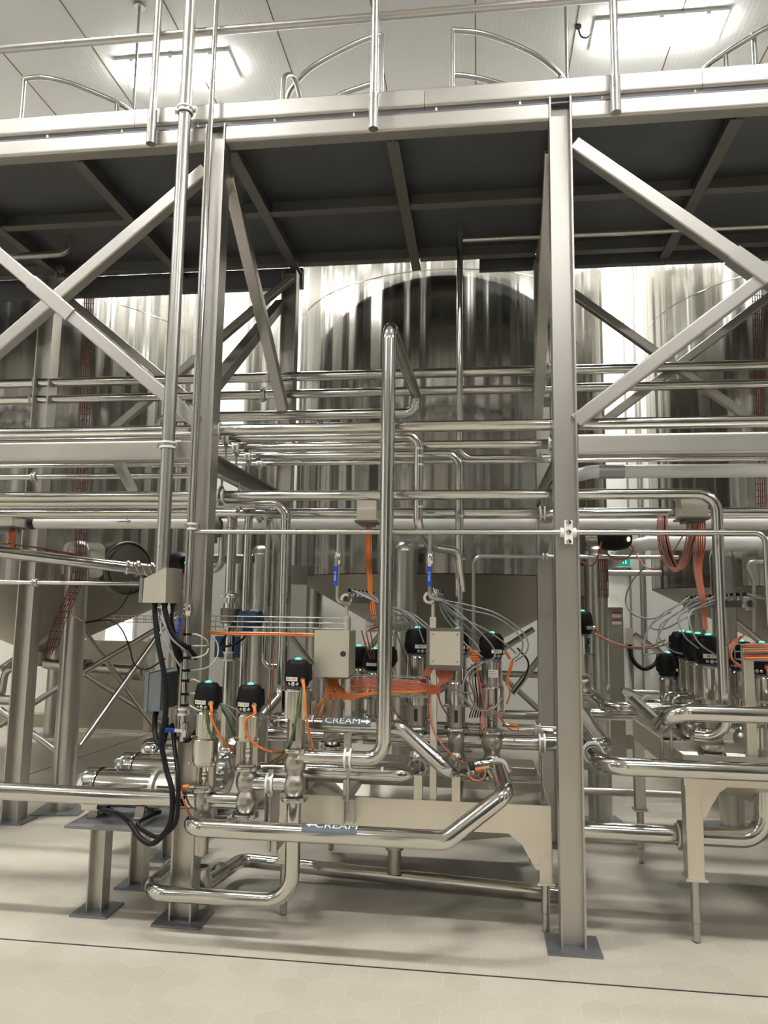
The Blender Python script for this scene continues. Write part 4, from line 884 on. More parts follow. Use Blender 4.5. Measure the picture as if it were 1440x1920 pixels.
# ================================================================== DRIP TRAYS
def tray(label, x0, x1, y0, y1, zt, zb, legs, drain, bars):
    o = thing('drip_tray', ((x0 + x1) / 2, (y0 + y1) / 2, 0), label, 'drip tray', 'valve drip trays')
    mb = MB(); t = .006
    mb.bb(x0, x1, y0, y0 + t, zb, zt).bb(x0, x1, y1 - t, y1, zb, zt).bb(x0, x0 + t, y0 + t, y1 - t, zb, zt).bb(x1 - t, x1, y0 + t, y1 - t, zb, zt)
    mb.build('rim', SHEET, o)
    dx, dy, dz = drain; s = .05
    top = [V((x0 + .01, y0 + .01, zb + .01)), V((x1 - .01, y0 + .01, zb + .01)), V((x1 - .01, y1 - .01, zb + .01)), V((x0 + .01, y1 - .01, zb + .01))]
    bot = [V((dx + a * s, dy + b * s, dz)) for a, b in ((-1, -1), (1, -1), (1, 1), (-1, 1))]
    mb = MB(); 
    for i in range(4): k = (i + 1) % 4; mb.add([top[i], top[k], bot[k], bot[i]], [(0, 1, 2, 3)]); mb.add([p + V((0, 0, -.004)) for p in (top[i], top[k], bot[k], bot[i])], [(3, 2, 1, 0)])
    mb.build('hopper', SHEET, o)
    for a, b in bars:
        MB().bar(a, b, .05, .05, None, .004).build('cross_bar', FRAME, o)
    for (lx, ly, w_, zk, g) in legs:
        mb = MB(); mb.bar((lx, ly, zk), (lx, ly, zb + .02), w_, w_, (0, 1, 0), .005); mb.box((lx, ly, zk), (w_ + .02, w_ + .02, .012))
        L_ = mb.build('leg', FRAME if ly > 4.5 else SHEET, o)
        mb = MB().lathe([(0, 0), (.012, .0), (.0185, .008), (.0185, .09), (.0225, .095), (.0225, zk - .006)], (lx, ly, 0), seg=20); mb.build('foot', TUBE, L_)
        if g: 
            mb = MB().prism([(lx + g * .03, ly - w_ / 2, zb), (lx + g * .19, ly - w_ / 2, zb), (lx + g * .12, ly - w_ / 2, zb - .05), (lx + g * .05, ly - w_ / 2, zb - .17), (lx + g * .03, ly - w_ / 2, zb - .17)], (0, .006, 0)); mb.build('gusset', SHEET, o)
    return o
TX0, TX1, TY0, TY1, TT, TB_ = -1.045, .352, 4.0, 5.17, .617, .475
TR = tray('long drip tray on legs under the middle group of valves', TX0, TX1, TY0, TY1, TT, TB_, [(.325, 4.045, .066, .24, -1), (-1.02, 4.045, .066, .27, 0), (.325, 5.12, .066, .24, 0), (-.98, 5.12, .066, .24, 0)], (DRX, DRY, zd + .19),
     [((TX0 + .01, 4.55, TT - .03), (TX1 - .01, 4.55, TT - .03)), ((TX0 + .01, 4.95, TT - .03), (TX1 - .01, 4.95, TT - .03)), ((-.72, TY0, TT - .04), (-.72, TY1, TT - .04)), ((-.12, TY0, TT - .04), (-.12, TY1, TT - .04))])
MB().bb(P(964, 1565, 4.0).x, P(1000, 1565, 4.0).x, 4.03, 4.2, TB_ - .02, TB_ - .014).build('handle_strap', TUBE, TR)
mb = MB(); x_ = P(655, 1520, 3.96).x; mb.bb(x_ - .03, x_ - .022, 3.93, 4.0, TT - .12, TT).bb(x_ + .022, x_ + .03, 3.93, 4.0, TT - .12, TT).bb(x_ - .022, x_ + .022, 3.985, 4.0, TT - .12, TT).bb(x_ - .034, x_ + .034, 3.92, 4.0, TT, TT + .006)
mb.build('rod_bracket', FRAME, TR)
mb = MB(); x_ = P(517, 1520, 3.8).x; mb.bb(x_ - .02, x_ + .02, 3.76, 4.0, .40, .45); mb.build('rod_bracket', FRAME, TR)
for px, pt_, w_ in ((650, 1270, .036), (784, 1452, .045), (812, 1255, .036), (855, 1455, .045)):
    x_ = P(px, 1490, 4.03).x; z_ = P(px, pt_, 4.03).z
    MB().bar((x_, 4.03, TT - .12), (x_, 4.03, z_), w_, w_, (0, 1, 0), .004).build('post', SHEET, TR)
RX = .998
RTR = tray('higher drip tray on legs under the right group of valves', RX, 2.9, 4.0, 5.25, .892, .765, [(1.045, 4.05, .082, .30, 1), (1.02, 5.2, .066, .33, 0), (2.85, 4.05, .08, .3, 0), (2.85, 5.2, .066, .33, 0)], (1.75, 4.6, .5),
     [((RX + .01, 4.45, .86), (2.89, 4.45, .86)), ((RX + .01, 4.9, .86), (2.89, 4.9, .86))])
mb = MB(); mb.bb(RX, 2.9, 4.0, 4.04, .745, .765); mb.build('rim_flange', SHEET, RTR)
for px in (1404, ):
    x_ = P(px, 1300, 4.04).x; MB().bar((x_, 4.04, .8), (x_, 4.04, P(px, 1215, 4.04).z), .05, .04, (0, 1, 0), .004).build('post', SHEET, RTR)
for px in (1238, 1256): 
    x_ = P(px, 1390, 4.15).x; MB().rod((x_, 4.12, .76), (x_, 4.12, zq5 - .12), .008).build('support_rod', TUBE, RTR)

# ================================================================== PUMP MOTORS
def motor(x0, x1, y, z, r, label):
    o = thing('pump_motor', ((x0 + x1) / 2, y, z - r), label, 'motor', 'pump motors in a row')
    L_ = x1 - x0
    mb = MB(); mb.lathe([(0, 0), (r * .55, .003), (r * .85, .018), (r * .97, .042), (r, .07), (r, L_ * .22), (r * .985, L_ * .22)], (x0, y, z), (1, 0, 0), 40); mb.build('fan_cowl', CHROME, o)
    mb = MB(); mb.lathe([(r * .97, L_ * .21), (r * .97, L_ * .225), (r * .93, L_ * .23), (r * .93, L_ * .82), (r * .86, L_ * .88), (r * .6, L_ * .92), (0, L_ * .92)], (x0, y, z), (1, 0, 0), 40)
    mb.lathe([(r * 1.005, L_ * .215), (r * 1.01, L_ * .22), (r * 1.01, L_ * .235), (r * 1.005, L_ * .24)], (x0, y, z), (1, 0, 0), 40); mb.build('housing', MOTOR, o)
    mb = MB(); mb.lathe([(r * .72, L_ * .84), (r * .98, L_ * .84), (r * .98, L_ * .88), (r * .80, L_ * .90), (r * .80, L_ * 1.12), (r * .98, L_ * 1.12), (r * .98, L_ * 1.16), (0, L_ * 1.16)], (x0, y, z), (1, 0, 0), 40)
    mb.m(1)
    for k in range(5): mb.box((x0 + L_ * 1.01, y - r * .74, z - r * .22 + k * r * .14), (L_ * .16, r * .16, .006))
    mb.build('adapter', [SHEET, INK], o)
    mb = MB(); mb.lathe([(0, L_ * 1.16), (r * 1.1, L_ * 1.16), (r * 1.2, L_ * 1.22), (r * 1.1, L_ * 1.36), (r * .5, L_ * 1.40), (0, L_ * 1.40)], (x0, y, z), (1, 0, 0), 40); mb.build('pump_casing', CHROME, o)
    mb = MB(); mb.torus((x0 + L_ * .42, y, z + r + .028), (0, 1, 0), .020, .006, 20); mb.cyl((x0 + L_ * .42, y, z + r - .01), (x0 + L_ * .42, y, z + r + .01), .008, 10); mb.build('eye_bolt', CHROME, o)
    mb = MB(); mb.bb(x0 + L_ * .14, x0 + L_ * .38, y - r * 1.02, y - r * .5, z - r * .9, z - r * .35); mb.build('terminal_box', SHEET, o)
    mb = MB()
    for k in (.25, .75):
        for q in (-1, 1): mb.bar((x0 + L_ * k, y + q * r * .55, z - r * .7), (x0 + L_ * k, y + q * r * .75, z - r * 1.22), .05, .02)
        mb.bb(x0 + L_ * k - .03, x0 + L_ * k + .03, y - r, y + r, z - r * 1.25, z - r * 1.18)
    mb.build('mounting_feet', CAST, o)
    return o
M1x0, M1x1 = P(150, 1475, 4.12).x, P(318, 1475, 4.12).x
zt1 = P(235, 1440, 4.12).z; rM = .108; zM = zt1 - rM
motor(M1x0, M1x1, 4.12, zM, rM, 'nearest polished pump motor, behind the thick bare pipe at the left')
y2 = 4.85; motor(P(222, 1430, y2).x, P(222, 1430, y2).x + .56, y2, P(290, 1411, y2).z - .11, .11, 'second polished pump motor, just behind the nearest one')
y3 = 5.7; motor(P(268, 1400, y3).x, P(268, 1400, y3).x + .56, y3, P(320, 1383, y3).z - .13, .13, 'farthest pump motor, only its grey dome showing')
zp = zM - rM * 1.25 - .0; 
def stand(label, x0, x1, y0, y1, z, legs):
    o = thing('motor_stand', ((x0 + x1) / 2, (y0 + y1) / 2, 0), label, 'stand', 'steel motor stands')
    MB().bb(x0, x1, y0, y1, z - .014, z).build('top_plate', PLATE, o)
    for lx, ly in legs:
        mb = MB(); mb.hsec(lx, ly, .012, z - .014, .085, .085, .007, .007); l_ = mb.build('leg', FRAME, o)
        MB().box((lx, ly, .006), (.2, .2, .012)).build('base_plate', PLATE, l_)
    return o
zp1 = P(178, 1551, 3.86).z
zp1 = min(zp1, zM - rM * 1.25)
stand('steel stand with two H-section legs under the nearest pump motor', P(120, 1553, 3.86).x, P(120, 1553, 3.86).x + .56, 3.86, 4.46, zp1, [(-1.99, 3.935), (-1.945, 4.32)])
stand('steel stand under the second pump motor', P(222, 1430, y2).x - .02, P(222, 1430, y2).x + .6, y2 - .2, y2 + .25, P(290, 1411, y2).z - .11 - .1375, [(-1.95, 4.78), (-1.95, 5.05)])
stand('steel stand under the farthest pump motor', P(268, 1400, y3).x - .02, P(268, 1400, y3).x + .6, y3 - .2, y3 + .25, P(320, 1383, y3).z - .13 - .1625, [(-2.0, 5.62), (-2.0, 5.88)])

# ================================================================== ENCLOSURES
def P3(px, py, Y): return P(px, py, Y)
g0, g1 = P(274, 1262, 3.80), P(299, 1334, 3.80)
o = thing('motor_isolator_box', (g0.x, 3.8, g1.z), 'grey painted isolator box with a red handle left of the hose rack pipe', 'enclosure')
MB().bar(((g0.x + .018 + g1.x) / 2, 3.80, (g0.z + g1.z) / 2), ((g0.x + .018 + g1.x) / 2, 4.12, (g0.z + g1.z) / 2), g1.x - g0.x - .018, g0.z - g1.z, None, .008).build('body', BOXG, o)
MB().bar((g0.x + .007, 3.795, (g0.z + g1.z) / 2), (g0.x + .007, 4.125, (g0.z + g1.z) / 2), .02, g0.z - g1.z + .01, None, .006).build('lid', BOXG, o)
mb = MB(); mb.bb(g0.x - .02, g0.x - .003, 3.86, 3.90, g1.z + .05, g0.z - .05); mb.build('handle', REDP, o)
mb = MB(); mb.bb(g1.x + .0, g1.x + .085, 4.02, 4.16, g1.z + .005, g0.z - .005).bb(g1.x + .01, g1.x + .11, 4.0, 4.012, g0.z, g0.z + .045).bb(g1.x + .01, g1.x + .11, 4.0, 4.012, g1.z - .05, g1.z); mb.build('bracket', FRAME, o)
for q in (.012, .05): MB().lathe([(0, 0), (.015, 0), (.015, .03), (0, .03)], (g0.x + .02 + q, 3.86 + q, g1.z), (0, 0, -1), 12).build('cable_gland', BLACK, o)
def steelbox(label, xa, xb, ya, yb, Y, depth, lock=True, lid=False):
    a, b = P(xa, ya, Y), P(xb, yb, Y); o = thing('control_box', ((a.x + b.x) / 2, Y + depth / 2, b.z), label, 'control box')
    MB().bar(((a.x + b.x) / 2, Y + .004, (a.z + b.z) / 2), ((a.x + b.x) / 2, Y + depth, (a.z + b.z) / 2), b.x - a.x - .008, a.z - b.z - .008, None, .004).build('body', SHEET, o)
    mb = MB(); 
    if lid:
        mb.bar(((a.x + b.x) / 2, Y - .004, (a.z + b.z) / 2), ((a.x + b.x) / 2, Y + .006, (a.z + b.z) / 2), b.x - a.x, a.z - b.z, None, .006); mb.m(1)
        w_ = b.x - a.x - .034; h_ = a.z - b.z - .034; mb.bb((a.x + b.x - w_) / 2, (a.x + b.x + w_) / 2, Y - .008, Y - .004, (a.z + b.z - h_) / 2, (a.z + b.z + h_) / 2); mb.m(2)
        for q in (-1, 1):
            for k in (-1, 1): mb.lathe([(.007, 0), (.007, .003), (0, .004)], ((a.x + b.x) / 2 + q * (w_ / 2 - .016), Y - .008, (a.z + b.z) / 2 + k * (h_ / 2 - .016)), (0, -1, 0), 12)
        mb.build('lid', [COLLAR, SHEET, CHROME], o)
    else:
        mb.bar(((a.x + b.x) / 2, Y - .014, (a.z + b.z) / 2), ((a.x + b.x) / 2, Y + .004, (a.z + b.z) / 2), b.x - a.x, a.z - b.z, None, .004); d = mb.build('door', SHEET, o)
        MB().lathe([(.015, 0), (.015, .004), (.008, .006), (0, .006)], (b.x - .03, Y - .014, (a.z + b.z) / 2), (0, -1, 0), 20).build('lock', INK, d)
    MB().bb(a.x + .06, b.x - .01, Y + .02, Y + depth - .02, b.z - .012, b.z + .002).build('gland_plate', COLLAR, o)
    return o, a, b
BX1, b1a, b1b = steelbox('closed stainless control box with a round black lock, left of the tall riser', 591, 654, 1181, 1270, 3.93, .22)
BX2, b2a, b2b = steelbox('pale control box with a screwed lid, on a post right of the tall riser', 800, 869, 1177, 1254, 3.93, .12, lid=True)
for px, y0, y1, w_ in ((650, 1181, 1155, 'closed stainless'), (812, 1178, 1157, 'pale')):
    a = P(px, y0, 4.06); b = P(px, y1, 4.06); c = P(px, 1130, 4.06)
    mb = MB().bar(a - V((0, 0, .1)), b, .034, .034, (0, 1, 0), .003); mb.cyl(b, c, .010, 12); mb.build('manifold_post', SHEET, None, 'short post carrying the air manifold above the %s control box' % w_, 'post')
def junction(label, xa, xb, ya, yb, Y, flange=True):
    a, b = P(xa, ya, Y), P(xb, yb, Y); o = thing('junction_box', ((a.x + b.x) / 2, Y, b.z), label, 'junction box')
    MB().bb(a.x, b.x, Y - .07, Y + .07, b.z, a.z).build('body', SHEET, o)
    mb = MB().bb(a.x - .01, b.x + .01, Y - .09, Y + .09, b.z - .012, b.z); mb.bb(a.x + .02, b.x - .02, Y - .06, Y + .06, b.z - .03, b.z - .012); mb.build('bottom_plate', COLLAR, o)
    MB().bb(a.x - .006, b.x + .006, Y - .078, Y + .078, a.z, a.z + .006).build('lid', SHEET, o); return o, a, b
J1, j1a, j1b = junction('steel junction box on the thick dull pipe left of the tall riser, orange cables below', 673, 708, 926, 978, 4.66)
J2, j2a, j2b = junction('steel junction box on the lower bank at the right, many cables hanging from it', 1271, 1322, 935, 972, 4.62)
J3, j3a, j3b = junction('steel junction box at the left edge with orange cables below', -30, 34, 962, 988, 4.75)
# flow meter on its pipe
Yf = 4.55; xf = P(433, 1150, Yf).x; zf = lambda y: P(430, y, Yf).z
o = thing('flow_meter', (xf, Yf, zf(1400)), 'flow meter pipe with a dark collar and navy housing behind the left front column', 'flow meter')
MB().cyl((xf, Yf, zf(1385)), (xf, Yf, zf(1112)), .031, 24).build('tube', PIPE, o)
for q in (1140, 1178): MB().lathe([(.031, 0), (.052, 0), (.052, .03), (.031, .03)], (xf, Yf, zf(q)), seg=8).build('union_nut', CHROME, o)
MB().lathe([(.03, 0), (.062, 0), (.064, .004), (.064, zf(1140) - zf(1169) - .004), (.06, zf(1140) - zf(1169)), (.03, zf(1140) - zf(1169))], (xf, Yf, zf(1169)), seg=36).build('sensor_collar', COLLAR, o)
for q in (-1, 1): MB().bar((xf + q * .062, Yf + .02, zf(1232)), (xf + q * .062, Yf + .02, zf(1193)), .055, .10, None, .012).build('housing', NAVY, o)
mb = MB(); c = P(470, 1160, 4.5); mb.lathe([(0, -.06), (.055, -.06), (.058, -.04), (.058, .04), (.05, .065), (.03, .07), (0, .07)], c, (1, -.25, 0), 28); mb.bar(c - V((.02, 0, .04)), c - V((.02, 0, .085)), .06, .06); mb.build('transmitter', NAVY, o)
hanger(o, (xf, Yf, zf(1230)), (0, 0, 1), .031, None, False, .05); union(o, (xf, Yf, zf(1118)), (0, 0, 1), .031)
mb = MB(); c = P(405, 990, 4.7); mb.lathe([(0, 0), (.035, 0), (.045, .02), (.045, .10), (.035, .115), (.03, .13), (0, .13)], c - V((0, 0, .06)), seg=20); mb.lathe([(.012, -.04), (.012, 0)], c - V((0, 0, .06))); mb.build('grey_sensor', COLLAR, None, 'grey round sensor peeping out behind the left front column', 'sensor')
# cabinet, socket, exit sign
Yk = 8.7; a = P(1098, 1150, Yk); b = P(1168, 1150, Yk); zt_k = P(1168, 1139, Yk).z
o = thing('electrical_cabinet', ((a.x + b.x) / 2, Yk + .3, 0), 'tall stainless cabinet with a sloping roof behind the right rear column', 'cabinet')
MB().prism([(a.x, Yk, 0), (b.x, Yk, 0), (b.x, Yk, zt_k), (a.x, Yk, zt_k)], (0, .6, 0)).build('body', mat('cabinet_steel', (.36, .345, .29), .45, .6, noise=.1), o)
MB().prism([(a.x - .02, Yk - .02, zt_k), (a.x - .02, Yk + .6, zt_k), (a.x - .02, Yk + .6, zt_k + .14)], (b.x - a.x + .04, 0, 0)).build('roof', SHEET, o)
mb = MB()
for k, zz_ in enumerate((zt_k - .06, zt_k - .14)):
    mb.m(0).bb(b.x - .12, b.x - .02, Yk - .004, Yk, zz_ - .05, zz_ + .008); mb.m(1).bb(b.x - .12, b.x - .02, Yk - .006, Yk, zz_ - .01, zz_ + .008)
mb.build('warning_plate', [LABEL, REDP], o)
mb = MB().lathe([(.012, 0), (.012, .01), (0, .01)], (b.x - .03, Yk, zt_k - .9), (0, -1, 0), 12); mb.build('lock', INK, o)
Ye = RY1 - .005; a, b = P(1144, 1035, Ye), P(1180, 1062, Ye)
o = thing('exit_sign', ((a.x + b.x) / 2, Ye, b.z), 'green emergency exit sign with a white running figure, high on the back wall', 'sign')
MB().bb(a.x - .015, b.x + .015, Ye - .06, Ye, b.z - .015, a.z + .015).build('case', WHITE, o)
MB().bb(a.x, b.x, Ye - .062, Ye - .06, b.z, a.z).build('panel', EXITG, o)
mb = MB(); cx, cz = (a.x + b.x) / 2, (a.z + b.z) / 2; yy = Ye - .0625; S_ = (a.z - b.z)
def ln(p, q, w_): mb.bar((cx + p[0] * S_, yy, cz + p[1] * S_), (cx + q[0] * S_, yy, cz + q[1] * S_), w_ * S_, .002, (0, 1, 0))
for p, q, w_ in (((-.05, .12), (.02, -.08), .13), ((.02, -.08), (.16, -.14), .08), ((.16, -.14), (.18, -.3), .07), ((.02, -.08), (-.1, -.22), .08), ((-.1, -.22), (-.26, -.24), .07), ((-.05, .12), (.12, .02), .06), ((-.05, .12), (-.2, .02), .06), ((-.42, 0), (-.30, 0), .08), ((.34, -.35), (.34, .35), .06), ((.34, .35), (.55, .35), .06)): ln(p, q, w_)
mb.lathe([(.0, 0), (.075 * S_, 0), (.075 * S_, .002)], (cx - .02 * S_, yy, cz + .27 * S_), (0, -1, 0), 14); mb.build('pictogram', EXITW, o)
a, b = P(1172, 1181, Ye), P(1186, 1200, Ye)
o = thing('wall_outlet', (a.x, Ye, b.z), 'grey box on the back wall with a black hose looping out below it', 'wall box')
MB().bb(a.x, b.x, Ye - .08, Ye, b.z - .05, a.z + .02).build('body', SHEET, o)
MB().tube(spline([(a.x + .04, Ye - .05, b.z - .05), (a.x + .06, Ye - .08, b.z - .22), (a.x + .18, Ye - .1, b.z - .33), (a.x + .33, Ye - .08, b.z - .26), (a.x + .38, Ye - .05, b.z - .1)]), .025, 0, 12).build('hose', RUBBER, o)
for px, y0, y1 in ((1208, 1030, 1230),):
    a = P(px, 1100, RY1 - .04); mb = MB().cyl((a.x, RY1 - .04, P(px, y1, RY1).z), (a.x, RY1 - .04, RZ), .022, 12); mb.build('wall_conduit', TUBE, None, 'thin conduit up the back wall right of the exit sign', 'conduit')
# ================================================================== WIRE TRAYS AND CABLES
def wire_tray(label, a, b, depth, height, n, rungs, mt_=TUBE, group=None):
    """open basket: n wires per wall, rungs across"""
    a, b = V(a), V(b); d, s, u = frame_of(b - a); mb = MB(); r = .0026
    for k in range(n): 
        for off in (0, depth): mb.rod(a + u * (height * k / (n - 1)) + s * off, b + u * (height * k / (n - 1)) + s * off, r)
    mb.rod(a + s * depth / 2, b + s * depth / 2, r)
    L_ = (b - a).length
    for i in range(rungs + 1):
        c = a + d * (L_ * i / rungs)
        mb.rod(c, c + u * height, r).rod(c, c + s * depth, r).rod(c + s * depth, c + s * depth + u * height, r)
    return mb.build('wire_tray', mt_, None, label, 'cable tray', group)
def basket(label, xa, ya, xb, yb, Y, h_px, rungs, n=3, depth=.09):
    a, b = P(xa, ya + h_px, Y), P(xb, yb + h_px, Y); b.z = a.z
    return wire_tray(label, a, b, -depth, P(xa, ya, Y).z - a.z, n, rungs)
basket('wire basket tray between the left front column and the closed control box', 394, 1155, 652, 1158, 3.98, 30, 5, 4, .08)
basket('wire basket tray far back at the left under the cone of the left tank', 200, 1154, 345, 1158, 6.3, 12, 10, 3, .12)
basket('wire basket tray holding the salmon cables between the two control boxes', 656, 1268, 800, 1268, 4.0, 36, 6, 3, .09)
a = PX(662, 1195, -.62); b = PX(716, 1190, -.60); a = V((-.63, 4.18, 1.46)); b = V((-.60, 5.1, 1.46))
wire_tray('short wire basket tray full of small cables behind the closed control box', a, b, .16, .09, 4, 16)
for i in range(8):
    cable('tray_cable', [(-.62 + .015 * i, 4.2, 1.47 + .008 * (i % 3)), (-.61 + .016 * i, 4.5, 1.475 + .01 * ((i * 2) % 3)), (-.6 + .016 * i, 4.8, 1.47 + .012 * (i % 2)), (-.60 + .015 * i, 5.1, 1.475)], .005, RED if i % 3 else GREYH, 'small %s cable lying in the basket tray behind the closed control box' % ('red' if i % 3 else 'grey'), 'cable', '%s cables behind the closed control box' % ('red' if i % 3 else 'grey'))
a = P(1408, 1238, 4.05); wire_tray('wire basket tray at the right edge crossing the tray post', V((a.x - .06, 4.0, 1.36)), V((a.x + 1.0, 4.0, 1.36)), -.10, .075, 3, 8)
for i in range(7):
    z = 1.372 + .011 * i
    cable('tray_cable', [(a.x - .05, 3.98 + .012 * (i % 3), z), (a.x + .2, 3.97 + .012 * (i % 3), z + .006), (a.x + .5, 3.97 + .01 * (i % 4), z - .004), (a.x + 1., 3.97, z)], .006, [ORANGE, RED, GREYH, RED, CLEARH, ORANGE, RED][i], ('orange', 'red', 'grey', 'red', 'pale', 'orange', 'red')[i] + ' cable lying in the basket tray at the right edge', 'cable', ('orange', 'red', 'grey', 'red', 'pale', 'orange', 'red')[i] + ' cables in the right basket tray')
# orange pair on the left basket
for i in range(2):
    cable('signal_cable', [(388, 1184 + 3 * i, 3.93), (450, 1187 + 3 * i, 3.94), (540, 1188 + 3 * i, 3.94), (600, 1191 + 3 * i, 3.94)], .0045, ORANGE, ('upper', 'lower')[i] + ' of two orange cables lying on the wire basket left of the closed control box', 'cable')
# orange bundle under the closed control box
for i in range(8):
    x = 615 + 2.6 * i
    cable('orange_cable', [(x, 1268, 4.03), (x + 2, 1284, 4.03), (620 + 4.5 * i, 1303 - .6 * i, 4.01), (655, 1311 - 2.2 * (i % 4), 3.99), (690, 1303 - 1.5 * (i % 4), 3.98), (730, 1299 - 1. * (i % 3), 3.97), (775, 1299 - (i % 3), 3.97), (800, 1295, 3.97)], .0038, ORANGE, 'orange cable looping from the closed control box along the basket tray', 'cable', 'orange cables under the closed control box')
for i, (xa, xe, ye) in enumerate(((616, 592, 1346), (619, 600, 1350), (624, 620, 1352), (628, 574, 1342))):
    cable('orange_cable', [(xa, 1270, 4.02), (xa - 2, 1290, 4.0), ((xa + xe) / 2, 1318, 4.0), (xe, ye, 4.02)], .0045, ORANGE, 'orange cable dropping straight from the closed control box behind the third front valve', 'cable', 'orange cables dropping from the closed control box')
# salmon cables in the basket between the boxes
for i in range(9):
    cable('salmon_cable', [(654, 1268 + 1.5 * i, 4.03), (664, 1274 + 2.8 * i, 4.0), (690, 1272 + 2.6 * i, 3.975), (720, 1274 + 2.5 * i, 3.975), (755, 1275 + 2.5 * i, 3.975), (782, 1277 + 2.6 * i, 3.975), (800, 1283 + 2.2 * i, 3.98), (826, 1288 + 1.5 * i, 4.02)], .0029, RED, 'salmon cable running level in the basket tray between the two control boxes', 'cable', 'salmon cables between the control boxes')
for i in range(14):
    x = 819 + 2.2 * i
    cable('salmon_cable', [(x, 1252, 3.99), (x + (i - 7) * .1, 1264, 3.98 + .004 * (i % 3)), (824 + 1.4 * i, 1274 + .4 * (i % 5), 3.99), (822 + .5 * i, 1284, 4.0), (818, 1292 + (i % 4), 4.02)], .0030, RED, 'salmon cable fanning out below the pale control box', 'cable', 'salmon cables under the pale control box')
for i in range(4):
    cable('salmon_cable', [(800 + 4 * i, 1252, 4.0), (794 + 3 * i, 1268, 4.0), (787 + 3 * i, 1284, 4.03)], .0045, RED, 'short salmon cable slanting from the pale control box to the tray', 'cable', 'short slanting salmon cables')
# single runs
def one(label, pts, m_=RED, r=.0045): return cable('signal_cable', pts, r, m_, label, 'cable')
one('red cable hanging in front of the pale box post to the upper bend', [(806, 1300, 4.0), (806, 1330, 3.98), (812, 1368, 3.97), (832, 1400, 3.96), (858, 1424, 4.0), (868, 1432, 4.1)])
one('red cable hanging right of the tall riser', [(733, 1300, 4.1), (735, 1320, 4.1), (745, 1340, 4.1), (756, 1352, 4.2)])
one('red cable hanging from the basket past the covered valve', [(822, 1302, 4.05), (826, 1318, 4.1), (836, 1336, 4.2), (846, 1346, 4.3)])
one('red cable looping at the yoke of the right valve', [(912, 1325, 4.2), (903, 1340, 4.18), (901, 1362, 4.18), (907, 1374, 4.18), (911, 1364, 4.2), (910, 1345, 4.22), (908, 1325, 4.25)])
one('red cable curving across the lower cylinder of the right valve to an orange plug', [(908, 1332, 4.24), (920, 1328, 4.22), (934, 1340, 4.22), (948, 1360, 4.25), (962, 1370, 4.28), (971, 1370, 4.3), (970, 1362, 4.3), (962, 1358, 4.3)])
c = P(955, 1359, 4.3); mb = MB().lathe([(0, 0), (.011, 0), (.012, .03), (.008, .045), (0, .045)], c, (1, 0, -.1), 12); mb.m(1).lathe([(0, -.03), (.006, -.03), (.006, 0)], c, (1, 0, -.1), 10); mb.build('proximity_plug', [ORANGE, CHROME], None, 'orange sensor plug beside the yoke of the right valve', 'plug')
one('red cable dropping down the middle of the valve group', [(893, 1240, 4.2), (898, 1270, 4.2), (903, 1300, 4.22), (908, 1335, 4.26)])
one('orange cable pair edge hanging from the right valve head', [(962, 1236, 4.3), (958, 1255, 4.3), (952, 1275, 4.3), (956, 1300, 4.3), (950, 1320, 4.32)], ORANGE)
one('second orange cable hanging from the right valve head', [(959, 1240, 4.3), (953, 1262, 4.3), (949, 1285, 4.32)], ORANGE)
one('orange lead under the small proximity sensor by the rising CREAM pipe', [(893, 1440, 4.0), (908, 1443, 3.98), (909, 1455, 3.97), (900, 1463, 3.96), (886, 1461, 3.96), (876, 1450, 3.98)], RED)
c = P(888, 1436, 4.05); mb = MB().cyl(c, c + V((.095, .02, .012)), .030, 24); mb.m(1).cyl(c - V((.022, .005, .003)), c, .022, 20); mb.build('sensor_cylinder', [ACT, INK], None, 'small bright sensor cylinder between the upper bend and the right valve', 'sensor')
c = P(893, 1444, 3.99); MB().lathe([(0, 0), (.010, 0), (.010, .03), (.006, .04), (0, .04)], c, (1, 0, .25), 12).build('sensor_plug', ORANGE, None, 'orange plug under the small bright sensor cylinder', 'plug')
for i in range(4):
    c = P(882 + 3 * (i % 2), 1222 + 5 * i, 4.32); MB().lathe([(0, 0), (.010, 0), (.010, .036), (.006, .046), (0, .046)], c, (1, -.1, 0), 10).build('cable_plug', ORANGE, None, 'orange plug in the short stack right of the pale control box', 'plug', 'orange plugs right of the pale box')
CN = ['red', 'grey', 'black', 'red', 'black', 'grey']
for i in range(6):
    cable('tangle_cable', [(885 + 3 * i, 1245 + 3 * i, 4.4), (880 + 6 * i, 1275 + 4 * i, 4.38), (890 + 3 * i, 1310 + 3 * i, 4.4), (880 + 5 * i, 1345, 4.45)], .004, [RED, GREYH, BLACK, RED, BLACK, GREYH][i], 'thin %s cable in the tangle between the two right-hand valves of the middle group' % CN[i], 'cable', CN[i] + ' cables tangled between the middle valves')
# front valve leads
def vt(v): return tuple(v)
one('orange lead of the first front valve swinging down to the right', [vt(T1), (396, 1345, 3.66), (410, 1375, 3.68), (432, 1403, 3.75), (452, 1421, 3.85)], ORANGE, .006)
one('orange lead of the second front valve curving to the raised valve', [vt(T2), (461, 1350, 3.66), (462, 1375, 3.66), (478, 1395, 3.68), (505, 1409, 3.72), (532, 1410, 3.8)], ORANGE, .006)
one('orange lead of the third front valve hanging straight down', [vt(T3), (572, 1320, 3.64), (577, 1360, 3.66), (586, 1400, 3.74), (592, 1418, 3.8)], ORANGE, .006)
one('orange lead running low behind the second and third front valves', [(480, 1433, 3.86), (500, 1433, 3.86), (520, 1428, 3.84), (536, 1418, 3.82)], ORANGE, .005)
one('orange sensor lead hooking down left of the first front valve', [(356, 1474, 3.70), (346, 1475, 3.69), (340, 1482, 3.69), (342, 1495, 3.68), (352, 1520, 3.70), (360, 1535, 3.74)], RED, .005)
